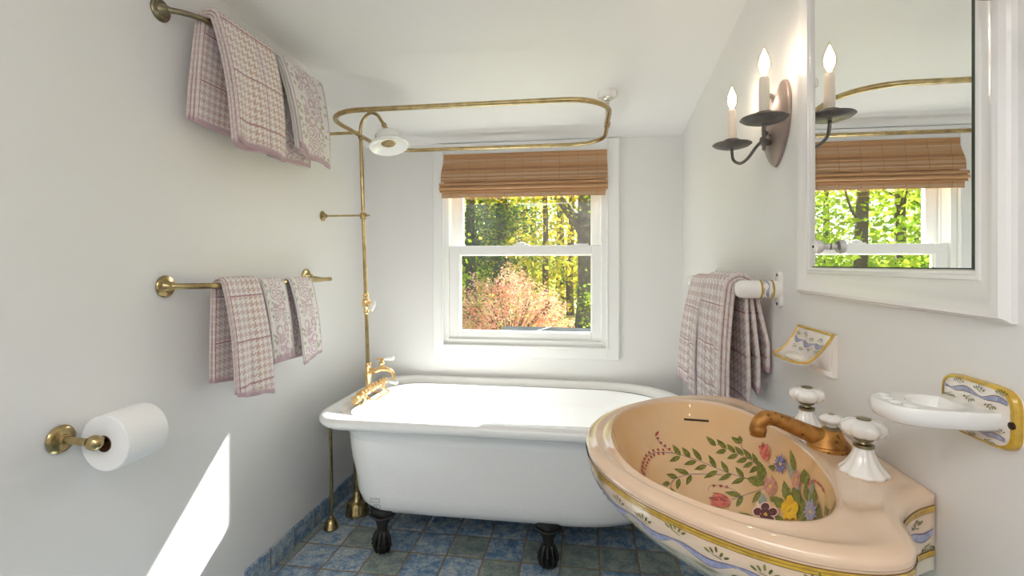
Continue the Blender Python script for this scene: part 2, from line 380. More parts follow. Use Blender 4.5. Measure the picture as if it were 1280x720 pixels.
class M:
    def __init__(s): s.v, s.f, s.m, s.uv, s.hem, s.edge = [], [], [], {}, {}, {}
    def add(s, vs, fs, mat=0):
        o = len(s.v); s.v += [Vector(v) for v in vs]
        for f in fs: s.f.append([i + o for i in f]); s.m.append(mat)
        return o
    def box(s, x0, x1, y0, y1, z0, z1, mat=0):
        v = [(x, y, z) for x in (x0, x1) for y in (y0, y1) for z in (z0, z1)]
        s.add(v, [(0, 1, 3, 2), (4, 6, 7, 5), (0, 4, 5, 1), (2, 3, 7, 6), (0, 2, 6, 4), (1, 5, 7, 3)], mat)
    def loft(s, rings, closed=True, cap0=False, cap1=False, mat=0):
        n = len(rings[0]); vs = [p for r in rings for p in r]; fs = []
        for i in range(len(rings) - 1):
            for j in range(n if closed else n - 1):
                k = (j + 1) % n
                fs.append((i * n + j, i * n + k, (i + 1) * n + k, (i + 1) * n + j))
        if cap0: fs.append(tuple(range(n - 1, -1, -1)))
        if cap1: fs.append(tuple((len(rings) - 1) * n + j for j in range(n)))
        return s.add(vs, fs, mat)
    def tube(s, pts, r, seg=12, mat=0, caps=True, closed=False, sq=None):
        pts = [Vector(p) for p in pts]; n = len(pts)
        rs = r if isinstance(r, (list, tuple)) else [r] * n
        T = []
        for i in range(n):
            if closed: t = pts[(i + 1) % n] - pts[i - 1]
            else: t = pts[min(i + 1, n - 1)] - pts[max(i - 1, 0)]
            T.append(t.normalized())
        up = Vector((0, 0, 1)) if abs(T[0].z) < 0.9 else Vector((0, 1, 0))
        N = (up - T[0] * up.dot(T[0])).normalized(); rings = []
        for i in range(n):
            N = (N - T[i] * N.dot(T[i])).normalized(); B = T[i].cross(N)
            a, b = sq if sq else (1, 1)
            rings.append([pts[i] + (N * math.cos(q) * a + B * math.sin(q) * b) * rs[i] for q in (2 * PI * k / seg for k in range(seg))])
        if closed: rings.append(rings[0])
        s.loft(rings, True, caps and not closed, caps and not closed, mat)
    def lathe(s, prof, c=(0, 0, 0), axis=(0, 0, 1), seg=24, mat=0, lobe=None, cap=True):
        ax = Vector(axis).normalized(); c = Vector(c)
        u = (Vector((1, 0, 0)) if abs(ax.x) < 0.9 else Vector((0, 1, 0))); u = (u - ax * u.dot(ax)).normalized(); w = ax.cross(u)
        rings = []
        for i, (r, h) in enumerate(prof):
            rings.append([c + ax * h + (u * math.cos(a) + w * math.sin(a)) * max(r, 1e-4) * (lobe(a, r, h) if lobe else 1) for a in (2 * PI * k / seg for k in range(seg))])
        s.loft(rings, True, cap, cap, mat)
    def ellipsoid(s, c, r, seg=20, mat=0, axis=(0, 0, 1)):
        n = 12; ax = Vector(axis)
        pr = [(math.sin(PI * i / n) , -math.cos(PI * i / n)) for i in range(n + 1)]
        if isinstance(r, (int, float)): r = (r, r, r)
        o = len(s.v); s.lathe(pr, (0, 0, 0), axis, seg, mat)
        for k in range(o, len(s.v)): s.v[k] = Vector(c) + Vector((s.v[k].x * r[0], s.v[k].y * r[1], s.v[k].z * r[2]))
    def build(s, name, mats, parent=None, smooth=True, bevel=None, subsurf=0, solid=None, angle=35, loc=None, off=None):
        if not isinstance(mats, (list, tuple)): mats = [mats]
        if parent is not None:
            root = parent
            while root.parent is not None: root = root.parent
            org = Vector(root['_o'])
        elif loc is not None: org = Vector(loc)
        else:
            A = np.array([tuple(v) for v in s.v]); mn, mxx = A.min(0), A.max(0)
            org = Vector(((mn[0] + mxx[0]) / 2, (mn[1] + mxx[1]) / 2, mn[2]))
        me = bpy.data.meshes.new(name)
        me.from_pydata([tuple(v - org) for v in s.v], [], s.f)
        for q in mats: me.materials.append(M_[q] if isinstance(q, str) else q)
        me.polygons.foreach_set('material_index', s.m)
        if s.uv:
            ul = me.uv_layers.new(name='UVMap')
            for lp in me.loops:
                ul.data[lp.index].uv = s.uv.get(lp.vertex_index, (0, 0))
        if s.hem:
            at = me.attributes.new('hem', 'FLOAT', 'POINT')
            for k, v in s.hem.items(): at.data[k].value = v
            at = me.attributes.new('selvedge', 'FLOAT', 'POINT')
            for k, v in s.edge.items(): at.data[k].value = v
        me.update(); me.validate()
        import bmesh
        bm = bmesh.new(); bm.from_mesh(me); bmesh.ops.recalc_face_normals(bm, faces=bm.faces) if not getattr(s, 'norecalc', 0) else None
        bm.to_mesh(me); bm.free()
        ob = bpy.data.objects.new(name, me); C.objects.link(ob)
        if parent is not None: ob.parent = parent
        else: ob.location = org; ob['_o'] = tuple(org)
        if smooth:
            me.polygons.foreach_set('use_smooth', [True] * len(me.polygons))
            if angle: me.set_sharp_from_angle(angle=math.radians(angle))
        if solid:
            k = ob.modifiers.new('solid', 'SOLIDIFY'); k.thickness = solid; k.offset = 0 if off is None else off
        if bevel:
            k = ob.modifiers.new('bevel', 'BEVEL'); k.width = bevel; k.segments = 3; k.limit_method = 'ANGLE'; k.angle_limit = math.radians(40)
            k.harden_normals = False
        if subsurf:
            k = ob.modifiers.new('sub', 'SUBSURF'); k.levels = subsurf; k.render_levels = subsurf
        return ob

def tag(o, label=None, cat=None, group=None, kind=None):
    if label: o['label'] = label
    if cat: o['category'] = cat
    if group: o['group'] = group
    if kind: o['kind'] = kind
    return o
def thing(name, loc, label, cat, group=None):
    o = bpy.data.objects.new(name, None); C.objects.link(o); o.location = loc; o['_o'] = tuple(loc)
    o.empty_display_size = 0.05
    return tag(o, label, cat, group)
def copy_tree(o, parent=None):
    c = o.copy(); C.objects.link(c)
    if parent is not None: c.parent = parent
    for ch in list(o.children): copy_tree(ch, c)
    return c
def lerp(a, b, t): return a + (b - a) * t
def sstep(a, b, t):
    t = min(max((t - a) / (b - a), 0), 1); return t * t * (3 - 2 * t)

# ------------------------------------------------------------------ ROOM SHELL
FY = -1.35
m = M(); m.box(LX - .15, RX + .15, FY - .15, BY + .15, -.12, 0)
tag(m.build('floor', 'tile', smooth=False), kind='structure')
m = M(); m.box(LX - .15, LX, FY - .15, BY + .15, 0, 2.35); tag(m.build('wall_left', 'wall', smooth=False), kind='structure')
m = M(); m.box(RX, RX + .15, FY - .15, BY + .15, 0, 2.35); tag(m.build('wall_right', 'wall', smooth=False), kind='structure')
OX0, OX1, OZ0, OZ1 = -.775, .118, .772, 1.822
m = M()
m.box(LX, OX0, BY, BY + .15, 0, 2.35); m.box(OX1, RX, BY, BY + .15, 0, 2.35)
m.box(OX0, OX1, BY, BY + .15, 0, OZ0); m.box(OX0, OX1, BY, BY + .15, OZ1, 2.35)
tag(m.build('wall_back', 'wall', smooth=False), kind='structure')
m = M(); m.box(LX, RX, FY - .12, FY, 0, 2.35); tag(m.build('wall_front', 'wall', smooth=False), kind='structure')

def ceil_z(x, y):
    def pw(y, P):
        for (a, za), (b, zb) in zip(P, P[1:]):
            if y <= b: return lerp(za, zb, (y - a) / (b - a)) if y > a else za
        return P[-1][1]
    zr = pw(y, [(-2, 2.06), (1.45, 2.06), (1.62, 2.045), (2.62, 1.883), (3, 1.883)])
    zl = pw(y, [(-2, 2.13), (1.5, 2.127), (2.08, 2.105), (2.19, 1.985), (2.62, 1.883), (3, 1.883)])
    return lerp(zl, zr, sstep(LX, -.55, x))
m = M()
xs = [LX - .02 + (RX - LX + .04) * i / 40 for i in range(41)]; ys = [FY - .1 + (BY + .12 - FY) * j / 130 for j in range(131)]
bot = [[Vector((x, y, ceil_z(x, y))) for x in xs] for y in ys]
m.loft(bot, closed=False); m.loft([[p + Vector((0, 0, .12)) for p in r] for r in bot], closed=False)
tag(m.build('ceiling', 'ceiling', angle=0), kind='structure')

m = M()
m.box(LX, LX + .012, 1.62, BY, 0, .085)
tag(m.build('baseboard_left', 'tile_v', bevel=.002), kind='structure')
m = M(); m.box(LX + .012, RX, BY - .012, BY, 0, .085); tag(m.build('baseboard_back', 'tile_v', bevel=.002), kind='structure')
m = M(); m.box(RX - .012, RX, .3, BY - .012, 0, .085); tag(m.build('baseboard_right', 'tile_v', bevel=.002), kind='structure')

# ------------------------------------------------------------------ WINDOW
def frame_ring(m, x0, x1, z0, z1, w, y0, y1, mat=0, wb=None, wt=None):
    wb = w if wb is None else wb; wt = w if wt is None else wt
    m.box(x0, x0 + w, y0, y1, z0, z1, mat); m.box(x1 - w, x1, y0, y1, z0, z1, mat)
    m.box(x0 + w, x1 - w, y0, y1, z0, z0 + wb, mat); m.box(x0 + w, x1 - w, y0, y1, z1 - wt, z1, mat)
wdw = bpy.data.objects.new('window_1', None); C.objects.link(wdw); wdw.location = (-.33, BY, .7); wdw['_o'] = (-.33, BY, .7); wdw['kind'] = 'structure'
m = M(); frame_ring(m, -.832, .184, .708, 1.882, .058, BY - .02, BY + .001); frame_ring(m, -.782, .128, .760, 1.83, .012, BY - .026, BY - .018)
m.build('window_frame', 'trim', wdw, bevel=.003)
m = M(); frame_ring(m, OX0 - .002, OX1 + .002, OZ0 - .002, OZ1 + .002, .03, BY + .0, BY + .14)
frame_ring(m, OX0 + .02, OX1 - .02, OZ0 + .02, OZ1 - .02, .016, BY + .062, BY + .075)
m.build('window_jamb', 'trim', wdw, bevel=.002)
m = M(); frame_ring(m, -.747, .099, .795, 1.317, .057, BY + .018, BY + .052, wb=.045, wt=.050)
frame_ring(m, -.694, .046, .836, 1.271, .010, BY + .026, BY + .05)
low = m.build('lower_sash', 'trim', wdw, bevel=.003)
m = M(); frame_ring(m, -.747, .099, 1.265, 1.80, .062, BY + .078, BY + .11, wb=.052)
m.build('upper_sash', 'trim', wdw, bevel=.003)
m = M(); m.box(-.69, .042, BY + .034, BY + .038, .838, 1.268); m.build('window_pane', 'glass', wdw, smooth=False)
m = M(); m.box(-.69, .042, BY + .092, BY + .096, 1.31, 1.745); m.build('window_pane', 'glass', wdw, smooth=False)
m = M()
m.box(-.385, -.30, BY + .018, BY + .05, 1.316, 1.323); m.tube([(-.37, BY + .03, 1.325), (-.345, BY + .028, 1.332), (-.32, BY + .03, 1.327)], .007, 8)
m.box(-.055, .025, BY + .02, BY + .05, 1.316, 1.326)
m.build('sash_lock', 'trim', wdw, bevel=.002)

# bamboo blind
bl = thing('bamboo_blind', (-.325, BY - .03, 1.58), 'rolled up brown bamboo blind hanging across the top of the window', 'blind')
m = M(); BX0, BX1 = -.770, .121
z = 1.815; k = 0
while z > 1.660:
    h = .0078; yy = BY - .030 - .022 * sstep(1.80, 1.68, z)
    ex = .011 * sstep(1.80, 1.70, z)
    m.tube([(BX0 + .004 - ex, yy, z), (BX1 - .001 + ex * .2, yy, z)], h * .52, 6, sq=(1, .42)); z -= h
m.build('slat_panel', 'bamboo', bl)
m = M()
for zc, dy, hh in ((1.652, .062, .010), (1.640, .050, .008), (1.629, .066, .009), (1.617, .052, .009)):
    for q in range(2):
        m.tube([(BX0 - .012, BY - dy - .002 * q, zc - q * .006), (BX1 + .002, BY - dy - .002 * q, zc - q * .006)], hh * .5, 6)
z = 1.612
while z > 1.578:
    m.tube([(BX0 - .004, BY - .046, z), (BX1 - .010, BY - .046, z)], .0041, 6, sq=(1, .42)); z -= .0078
m.build('folded_hem', 'bamboo', bl)
m = M(); m.box(BX0 + .004, BX1 - .002, BY - .027, BY - .006, 1.79, 1.82); m.box(BX0 + .006, BX1 - .006, BY - .028, BY - .024, 1.60, 1.80)
m.build('headrail', 'bamboo', bl)
m = M()
for i in range(9):
    x = BX0 + .05 + i * .0985
    m.tube([(x, BY - .034, 1.813), (x, BY - .048, 1.73), (x, BY - .057, 1.665)], .0009, 4)
    m.tube([(x, BY - .0500, 1.613), (x, BY - .0500, 1.578)], .0009, 4)
m.build('stitching', 'thread', bl)

# ------------------------------------------------------------------ BATHTUB
TX0, TX1, TY0, TY1, TZ = -1.112, .485, 1.80, 2.605, .60
def tub_outline(x0, x1, y0, y1, rf, rb, rr, n=18):
    """left end: corner radii rf (front), rb (back); right end a half ellipse of depth rr"""
    P = []; ym = (y0 + y1) / 2; hy = (y1 - y0) / 2
    for i in range(n + 1): a = PI + PI / 2 * i / n; P.append((x0 + rf + rf * math.cos(a), y0 + rf + rf * math.sin(a)))
    for i in range(1, 16): P.append((lerp(x0 + rf, x1 - rr, i / 16), y0))
    for i in range(2 * n + 1):
        a = -PI / 2 + PI * i / (2 * n); ca, sa = math.cos(a), math.sin(a)
        e = 2 / 2.25
        P.append((x1 - rr + rr * math.copysign(abs(ca) ** e, ca), ym + hy * math.copysign(abs(sa) ** e, sa)))
    for i in range(1, 16): P.append((lerp(x1 - rr, x0 + rb, i / 16), y1))
    for i in range(n + 1): a = PI / 2 + PI / 2 * i / n; P.append((x0 + rb + rb * math.cos(a), y1 - rb + rb * math.sin(a)))
    for i in range(1, 6): P.append((x0, lerp(y1 - rb, y0 + rf, i / 6)))
    return P
def tub_ring(off, z, endoff=0):
    o = off
    return [Vector((x, y, z)) for x, y in tub_outline(TX0 + o + endoff, TX1 - o - endoff, TY0 + o, TY1 - o, max(.15 - o * .2, .06), max(.20 - o * .2, .08), max(.42 - o * .3, .12))]
tub = thing('bathtub', (-.33, 2.2, 0), 'white clawfoot bathtub standing under the window', 'bathtub')
# body
rings = []
for off, z, eo in ((.10, .575, 0), (.095, .56, 0), (.092, .50, .003), (.095, .40, .012), (.100, .32, .025), (.104, .25, .028), (.114, .205, .034), (.138, .172, .04), (.18, .152, .045), (.28, .138, .06)):
    rings.append(tub_ring(off, z, eo))
m = M(); m.loft(rings, cap1=True); body = m.build('tub_body', 'tub_out', tub)
body_bvh = BVHTree.FromPolygons([tuple(v) for v in m.v], m.f)
# rim roll and inside in one glazed mesh
rings = []
cr, cz = .026, TZ - .026
for i in range(13):
    a = -.40 * PI + (PI * 1.05 + .0) * i / 12 * .86
    # start below outside, go over the top
    rings.append(tub_ring(cr - cr * math.cos(a) if True else 0, cz + cr * math.sin(a) * 1.0))
rings.insert(0, tub_ring(.055, cz - .022)); rings.insert(0, tub_ring(.098, cz + .004))
for off, z, eo in ((.056, TZ - .003, 0), (.068, TZ - .012, 0), (.080, TZ - .035, 0), (.086, TZ - .07, 0), (.095, TZ - .14, .01), (.108, .38, .04), (.125, .30, .08), (.17, .245, .13), (.24, .225, .17), (.32, .220, .2)):
    rings.append(tub_ring(off, z, eo))
m = M(); m.loft(rings, cap1=True); m.build('rolled_rim_basin', 'white_enamel', tub, angle=0)
# claw feet
def claw(cx, cy, fy):
    m = M()
    prof = [(.062, .180, -.02 * fy), (.060, .166, -.016 * fy), (.050, .152, -.010 * fy), (.036, .137, -.002 * fy), (.026, .122, .003 * fy), (.0225, .100, .004 * fy), (.0225, .084, .004 * fy), (.026, .070, 0), (.031, .055, 0), (.034, .040, 0), (.033, .024, 0), (.028, .010, 0), (.020, .001, 0)]
    R = []
    for r, z, dy in prof:
        R.append([Vector((cx + r * math.cos(a) * (1.0 if z > .12 else .93), cy + dy + r * math.sin(a) * (.72 if z > .12 else 1), z)) for a in (2 * PI * k / 24 for k in range(24))])
    m.loft(R, cap0=True, cap1=True)
    m.tube(catmull([(cx - .056, cy + .01 * fy, .158), (cx, cy + .034 * fy, .150), (cx + .056, cy + .01 * fy, .158)], 6), .0055, 8)
    for k in range(5):      # talons clutching the ball
        a = -PI / 2 + (k - 2) * .62
        if fy > 0: a = -a
        P = [(cx + math.cos(a) * r, cy + math.sin(a) * r * 1.02, z) for r, z in ((.020, .092), (.030, .075), (.036, .056), (.0375, .038), (.034, .020), (.026, .004))]
        m.tube(catmull(P, 3), [.0075, .0085, .0085, .0085, .008, .008, .0075, .0075, .007, .0065, .006, .0055, .005, .0045, .004, .003][:len(catmull(P, 3))], 8)
        for (r, z) in ((.038, .058), (.039, .040)):
            m.ellipsoid((cx + math.cos(a) * r, cy + math.sin(a) * r, z), (.0078, .0078, .006), 8)
    return m
for cx, cy, fy in ((-.842, 1.945, -1), (-.142, 1.945, -1), (-.842, 2.455, 1), (-.142, 2.455, 1)):
    claw(cx, cy, fy).build('claw_foot', 'iron', tub)
# printed maker's marks low on the front
def on_body(px, py, bvh=body_bvh, lift=.0012):
    d = ray(px, py); h = bvh.ray_cast(CAM, d)
    return None if h[0] is None else h[0] - d * lift
m = M()
def pline(P, w=.0009, closed=False):
    Q = [on_body(*p) for p in P]
    Q = [q for q in Q if q is not None]
    if len(Q) > 2: m.tube(Q, w, 5, closed=closed)
pline([(463, 623), (469, 623.2), (474.5, 623.8), (474.5, 626), (474.5, 628.4), (469, 628), (463, 627.8), (463, 625.4)], closed=True)
for k in range(4):
    x = 465 + k * 2.4; pline([(x, 625), (x + .6, 625.4), (x + .9, 626.3)], .0007)
pline([(471 + 4.6 * math.cos(a), 633.4 + 2.6 * math.sin(a)) for a in (2 * PI * k / 16 for k in range(16))], closed=True)
pline([(469.6, 632.6), (470.6, 633.6), (471.6, 632.6)], .0007); pline([(470.6, 633.4), (471, 634), (471.6, 634.6)], .0007)
if m.v: tag(m.build('printed_mark', 'ink', tub), 'small dark printed rectangle and oval stamps')

# ------------------------------------------------------------------ TUB FILLER AND SHOWER RISER
sh = thing('shower_riser', (-1.01, 2.17, .60), 'tall brass shower pipe and taps with white shower head, rising from the tub', 'shower')
RT, RB = Vector((-1.045, 2.16, 1.83)), Vector((-1.012, 2.17, .70))
def rp(z): t = (z - RB.z) / (RT.z - RB.z); return RB.lerp(RT, t)
m = M(); m.tube([rp(.66), rp(1.2), rp(1.6), rp(1.82)], .0088, 12)
m.lathe([(.013, -.012), (.015, -.006), (.0135, 0), (.015, .006), (.013, .012)], rp(1.44), seg=16)
m.lathe([(.012, -.008), (.014, 0), (.012, .008)], rp(1.815), seg=16)
m.build('riser_pipe', 'brass', sh)
m = M()
P = catmull([rp(1.80), (-1.043, 2.155, 1.86), (-1.025, 2.145, 1.895), (-.985, 2.13, 1.918), (-.945, 2.12, 1.905), (-.915, 2.11, 1.865), (-.895, 2.105, 1.835)], 6)
m.tube(P, .0075, 12); m.lathe([(.009, 0), (.012, .006), (.012, .014), (.009, .02), (.012, .026), (.013, .036), (.010, .042)], (-.912, 2.112, 1.862), (.32, -.08, -.62), 16)
m.build('gooseneck', 'brass', sh)
m = M(); hc = Vector((-.880, 2.10, 1.752)); hax = Vector((-.20, .20, 1))
m.lathe([(.002, .015), (.040, .014), (.066, .006), (.085, -.004), (.090, .000), (.078, .016), (.062, .026), (.057, .034), (.057, .056), (.050, .064), (.016, .069), (.012, .078), (.002, .08)], hc, hax, 40, cap=False)
hd = m.build('shower_head', 'white_enamel', sh)
m = M(); m.lathe([(.001, .012), (.030, .011), (.033, .014)], hc, hax, 32, cap=False); tag(m.build('spray_plate', 'brass', hd), 'brass spray plate')
for nm, z in (('wall_bracket', 1.838), ('wall_bracket', 1.446)):
    w = M(); e = rp(min(z, 1.825)); e.z = z
    w.tube([(LX, 2.16, z), (e.x, e.y, z)], .0075 if z > 1.6 else .0045, 12)
    w.lathe([(.024, 0), (.024, .004), (.016, .009), (.011, .016), (.009, .022)], (LX, 2.16, z), (1, 0, 0), 20)
    if z < 1.6: w.lathe([(.012, -.014), (.014, -.004), (.014, .004), (.012, .014)], e, (1, 0, 0), 14); w.box(e.x + .006, e.x + .03, e.y - .006, e.y + .006, z - .004, z + .004)
    w.build(nm, 'brass', sh)
# shut-off valve half way up
m = M(); c = rp(1.03)
m.lathe([(.011, -.05), (.014, -.044), (.014, -.034), (.011, -.028), (.018, -.016), (.021, 0), (.018, .016), (.012, .026), (.015, .034), (.015, .042), (.011, .048)], c, (RT - RB), 20)
m.tube([c, c + Vector((.036, -.012, 0))], .010, 12); m.lathe([(.012, 0), (.013, .006), (.007, .012), (.007, .018)], c + Vector((.03, -.011, 0)), (1, -.3, 0), 14)
vl = m.build('diverter_valve', 'brass_gold', sh)
m = M(); m.lathe([(.004, -.010), (.008, -.004), (.0125, .010), (.0145, .030), (.011, .044), (.001, .048)], c + Vector((.046, -.015, .008)), (-.35, -.1, -1), 16)
tag(m.build('lever', 'porcelain', vl), 'white porcelain lever')
# lower body
m = M(); b = RB.copy()
m.lathe([(.012, .095), (.015, .09), (.015, .078), (.012, .072), (.017, .058), (.0195, .046), (.017, .030), (.012, .020), (.013, .006), (.011, -.004), (.015, -.018), (.019, -.030), (.017, -.044), (.012, -.052)], (b.x, b.y, .655), seg=20)
m.build('riser_tee', 'brass_gold', sh)
m = M(); sy = b.y
P = catmull([(-1.01, sy, .712), (-.975, sy, .712), (-.945, sy, .722), (-.915, sy, .720), (-.893, sy, .706), (-.884, sy, .676)], 5)
m.tube(P, [lerp(.0135, .0085, i / (len(P) - 1)) for i in range(len(P))], 14); m.lathe([(.0085, 0), (.011, .002), (.011, .008)], (-.885, sy, .682), (.15, 0, -1), 14)
m.tube([(-.945, sy, .722), (-.945, sy, .765)], [.011, .008], 14); m.lathe([(.013, 0), (.015, .005), (.012, .012), (.008, .016)], (-.945, sy, .742), seg=16)
m.tube([(-.972, sy, .766), (-.925, sy, .770)], .004, 10)
sp_ = m.build('tub_spout', 'brass_gold', sh)
m = M(); m.lathe([(.005, 0), (.009, .01), (.011, .03), (.0105, .044), (.001, .050)], (-.930, sy - .002, .770), (1, 0, .09), 16)
tag(m.build('lever', 'porcelain', sp_), 'white porcelain lever')
m = M()          # manifold running across the end of the tub
def seg(P, r): m.tube(P, r, 14)
ya, yb, mx_ = 2.06, 2.34, -1.005
m.tube([(mx_, ya, .622), (mx_, yb, .622)], .0125, 14)
for yy in (2.075, 2.11, 2.145, 2.2, 2.235, 2.27, 2.31, 2.34): m.lathe([(.0125, -.011), (.0185, -.006), (.0195, 0), (.0185, .006), (.0125, .011)], (mx_, yy, .622), (0, 1, 0), 16)
for yy in (2.09, 2.30):
    m.tube([(mx_, yy, .622), (mx_ + .012, yy, .622), (mx_ + .014, yy, .59), (mx_ + .002, yy, .572), (-1.05, yy, .572)], .0085, 12)
    m.lathe([(.026, 0), (.026, .006), (.018, .012), (.012, .02)], (-1.055, yy, .572), (1, 0, 0), 20)
m.tube(catmull([(mx_ + .01, 2.12, .60), (mx_ + .045, 2.12, .585), (mx_ + .045, 2.22, .582), (mx_ + .045, 2.29, .585), (mx_ + .008, 2.29, .60)], 3), .004, 10)
m.lathe([(.014, 0), (.018, .006), (.018, .040), (.013, .055)], (mx_, 2.01, .612), (0, 1, 0), 18)
mf = m.build('manifold', 'brass_gold', sh)
m = M(); m.lathe([(.005, 0), (.009, .01), (.011, .03), (.0105, .05), (.001, .056)], (mx_ + .03, 2.31, .628), (1, .1, -.12), 16)
tag(m.build('lever', 'porcelain', mf), 'white porcelain lever')
# supply pipes
sp1 = thing('supply_pipe', (-1.151, 2.08, 0), 'slim brass water pipe rising from the floor outside the tub, nearer the room', 'pipe')
m = M(); m.tube(catmull([(-1.151, 2.08, .02), (-1.146, 2.075, .20), (-1.120, 2.02, .42), (-1.098, 1.98, .565)], 5), .0075, 12); m.build('pipe', 'brass', sp1)
m = M(); m.lathe([(.033, 0), (.034, .006), (.032, .010), (.026, .030), (.020, .042), (.012, .047), (.011, .056), (.007, .06)], (-1.151, 2.08, 0), seg=24); m.build('floor_flange', 'brass', sp1)
sp2 = thing('drain_pipe', (-1.095, 2.225, 0), 'brass drain pipe with large bell shaped floor flange partly behind the tub', 'pipe')
m = M(); m.tube([(-1.095, 2.225, .03), (-1.098, 2.225, .5)], .016, 12); m.build('pipe', 'brass', sp2)
m = M(); m.lathe([(.056, 0), (.057, .01), (.052, .02), (.050, .045), (.044, .058), (.028, .066), (.022, .080), (.019, .1), (.016, .11)], (-1.095, 2.225, 0), seg=28); m.build('floor_flange', 'brass', sp2)

# ------------------------------------------------------------------ SHOWER RING
sr = thing('shower_curtain_rod', (-.47, 2.14, 1.822), 'rectangular brass shower curtain ring hanging above the tub', 'shower rod')
def rrect(x0, x1, y0, y1, r, z, n=10):
    P = []
    for cx, cy, a0 in ((x1 - r, y0 + r, -PI / 2), (x1 - r, y1 - r, 0), (x0 + r, y1 - r, PI / 2), (x0 + r, y0 + r, PI)):
        for i in range(n + 1): a = a0 + PI / 2 * i / n; P.append((cx + r * math.cos(a), cy + r * math.sin(a), z))
    return P
m = M(); P = rrect(-1.045, .10, 1.795, 2.475, .17, 1.822)
P2 = []
for i in range(len(P)):
    a, b2 = Vector(P[i]), Vector(P[(i + 1) % len(P)]); n = max(1, int((b2 - a).length / .06))
    P2 += [a.lerp(b2, k / n) for k in range(n)]
m.tube(P2, .0098, 14, closed=True)
m.lathe([(.0125, -.025), (.0135, -.02), (.0125, -.015), (.0135, 0), (.0125, .015), (.0135, .02), (.0125, .025)], (.10, 2.14, 1.822), (0, 1, 0), 16)
m.build('ring_tube', 'brass', sr)
m = M(); cz_ = ceil_z(.10, 2.14)
m.tube([(.10, 2.14, 1.83), (.10, 2.14, cz_ - .02)], .0085, 12); m.lathe([(.011, 0), (.012, .01), (.011, .02)], (.10, 2.14, 1.826), seg=12)
st = m.build('ceiling_support', 'steel', sr)
m = M(); m.lathe([(.015, -.036), (.022, -.030), (.024, -.022)], (.10, 2.14, cz_), seg=24); m.build('collar', 'steel', st)
m = M(); m.lathe([(.036, -.024), (.041, -.020), (.041, -.004), (.038, .012)], (.10, 2.14, cz_), seg=28); m.build('ceiling_flange', 'porcelain', st)

# ------------------------------------------------------------------ TOWEL BARS (left wall)
def rosette(m, c, ax, r=.033):
    m.lathe([(r, 0), (r, .004), (r * .93, .007), (r * .55, .010), (r * .42, .018), (r * .34, .024), (r * .30, .03)], c, ax, 28)
def towel_bar(name, y0, y1, zr, zb, xb, r, mat, label):
    t = thing(name, (LX, (y0 + y1) / 2, zr), label, 'towel bar')
    m = M(); m.tube(catmull([(LX, y0, zr), (LX + .03, y0 + .004, zr), (xb - .018, y0 + .05, lerp(zr, zb, .6)), (xb, y0 + .11, zb), (xb, y0 + .25, zb), (xb, (y0 + y1) / 2, zb), (xb, y1 - .25, zb), (xb, y1 - .06, zb), (xb, y1 + .03, zb)], 8), r, 12)
    m.build('bar', mat, t)
    m = M(); rosette(m, (LX, y0, zr), (1, 0, 0))
    for a in (.5, 2.6, 4.7): m.ellipsoid((LX + .008, y0 + .024 * math.cos(a), zr + .024 * math.sin(a)), .004, 8)
    m.build('wall_rosette', mat, t)
    m = M(); rosette(m, (LX, y1 - .03, zr + .012), (1, 0, 0)); m.tube([(LX, y1 - .03, zr + .012), (xb, y1 - .03, zb)], r * .9, 10); m.build('wall_rosette', mat, t)
    return t
BX = LX + .085
towel_bar('towel_bar', 1.279, 2.05, 1.149, 1.147, BX, .0095, 'brass', 'brass towel bar on the left wall, lower of the two, above the toilet paper')
towel_bar('towel_bar', 1.262, 1.955, 1.966, 1.972, BX, .0085, 'brass_gray', 'tarnished brass towel bar on the left wall just below the ceiling')

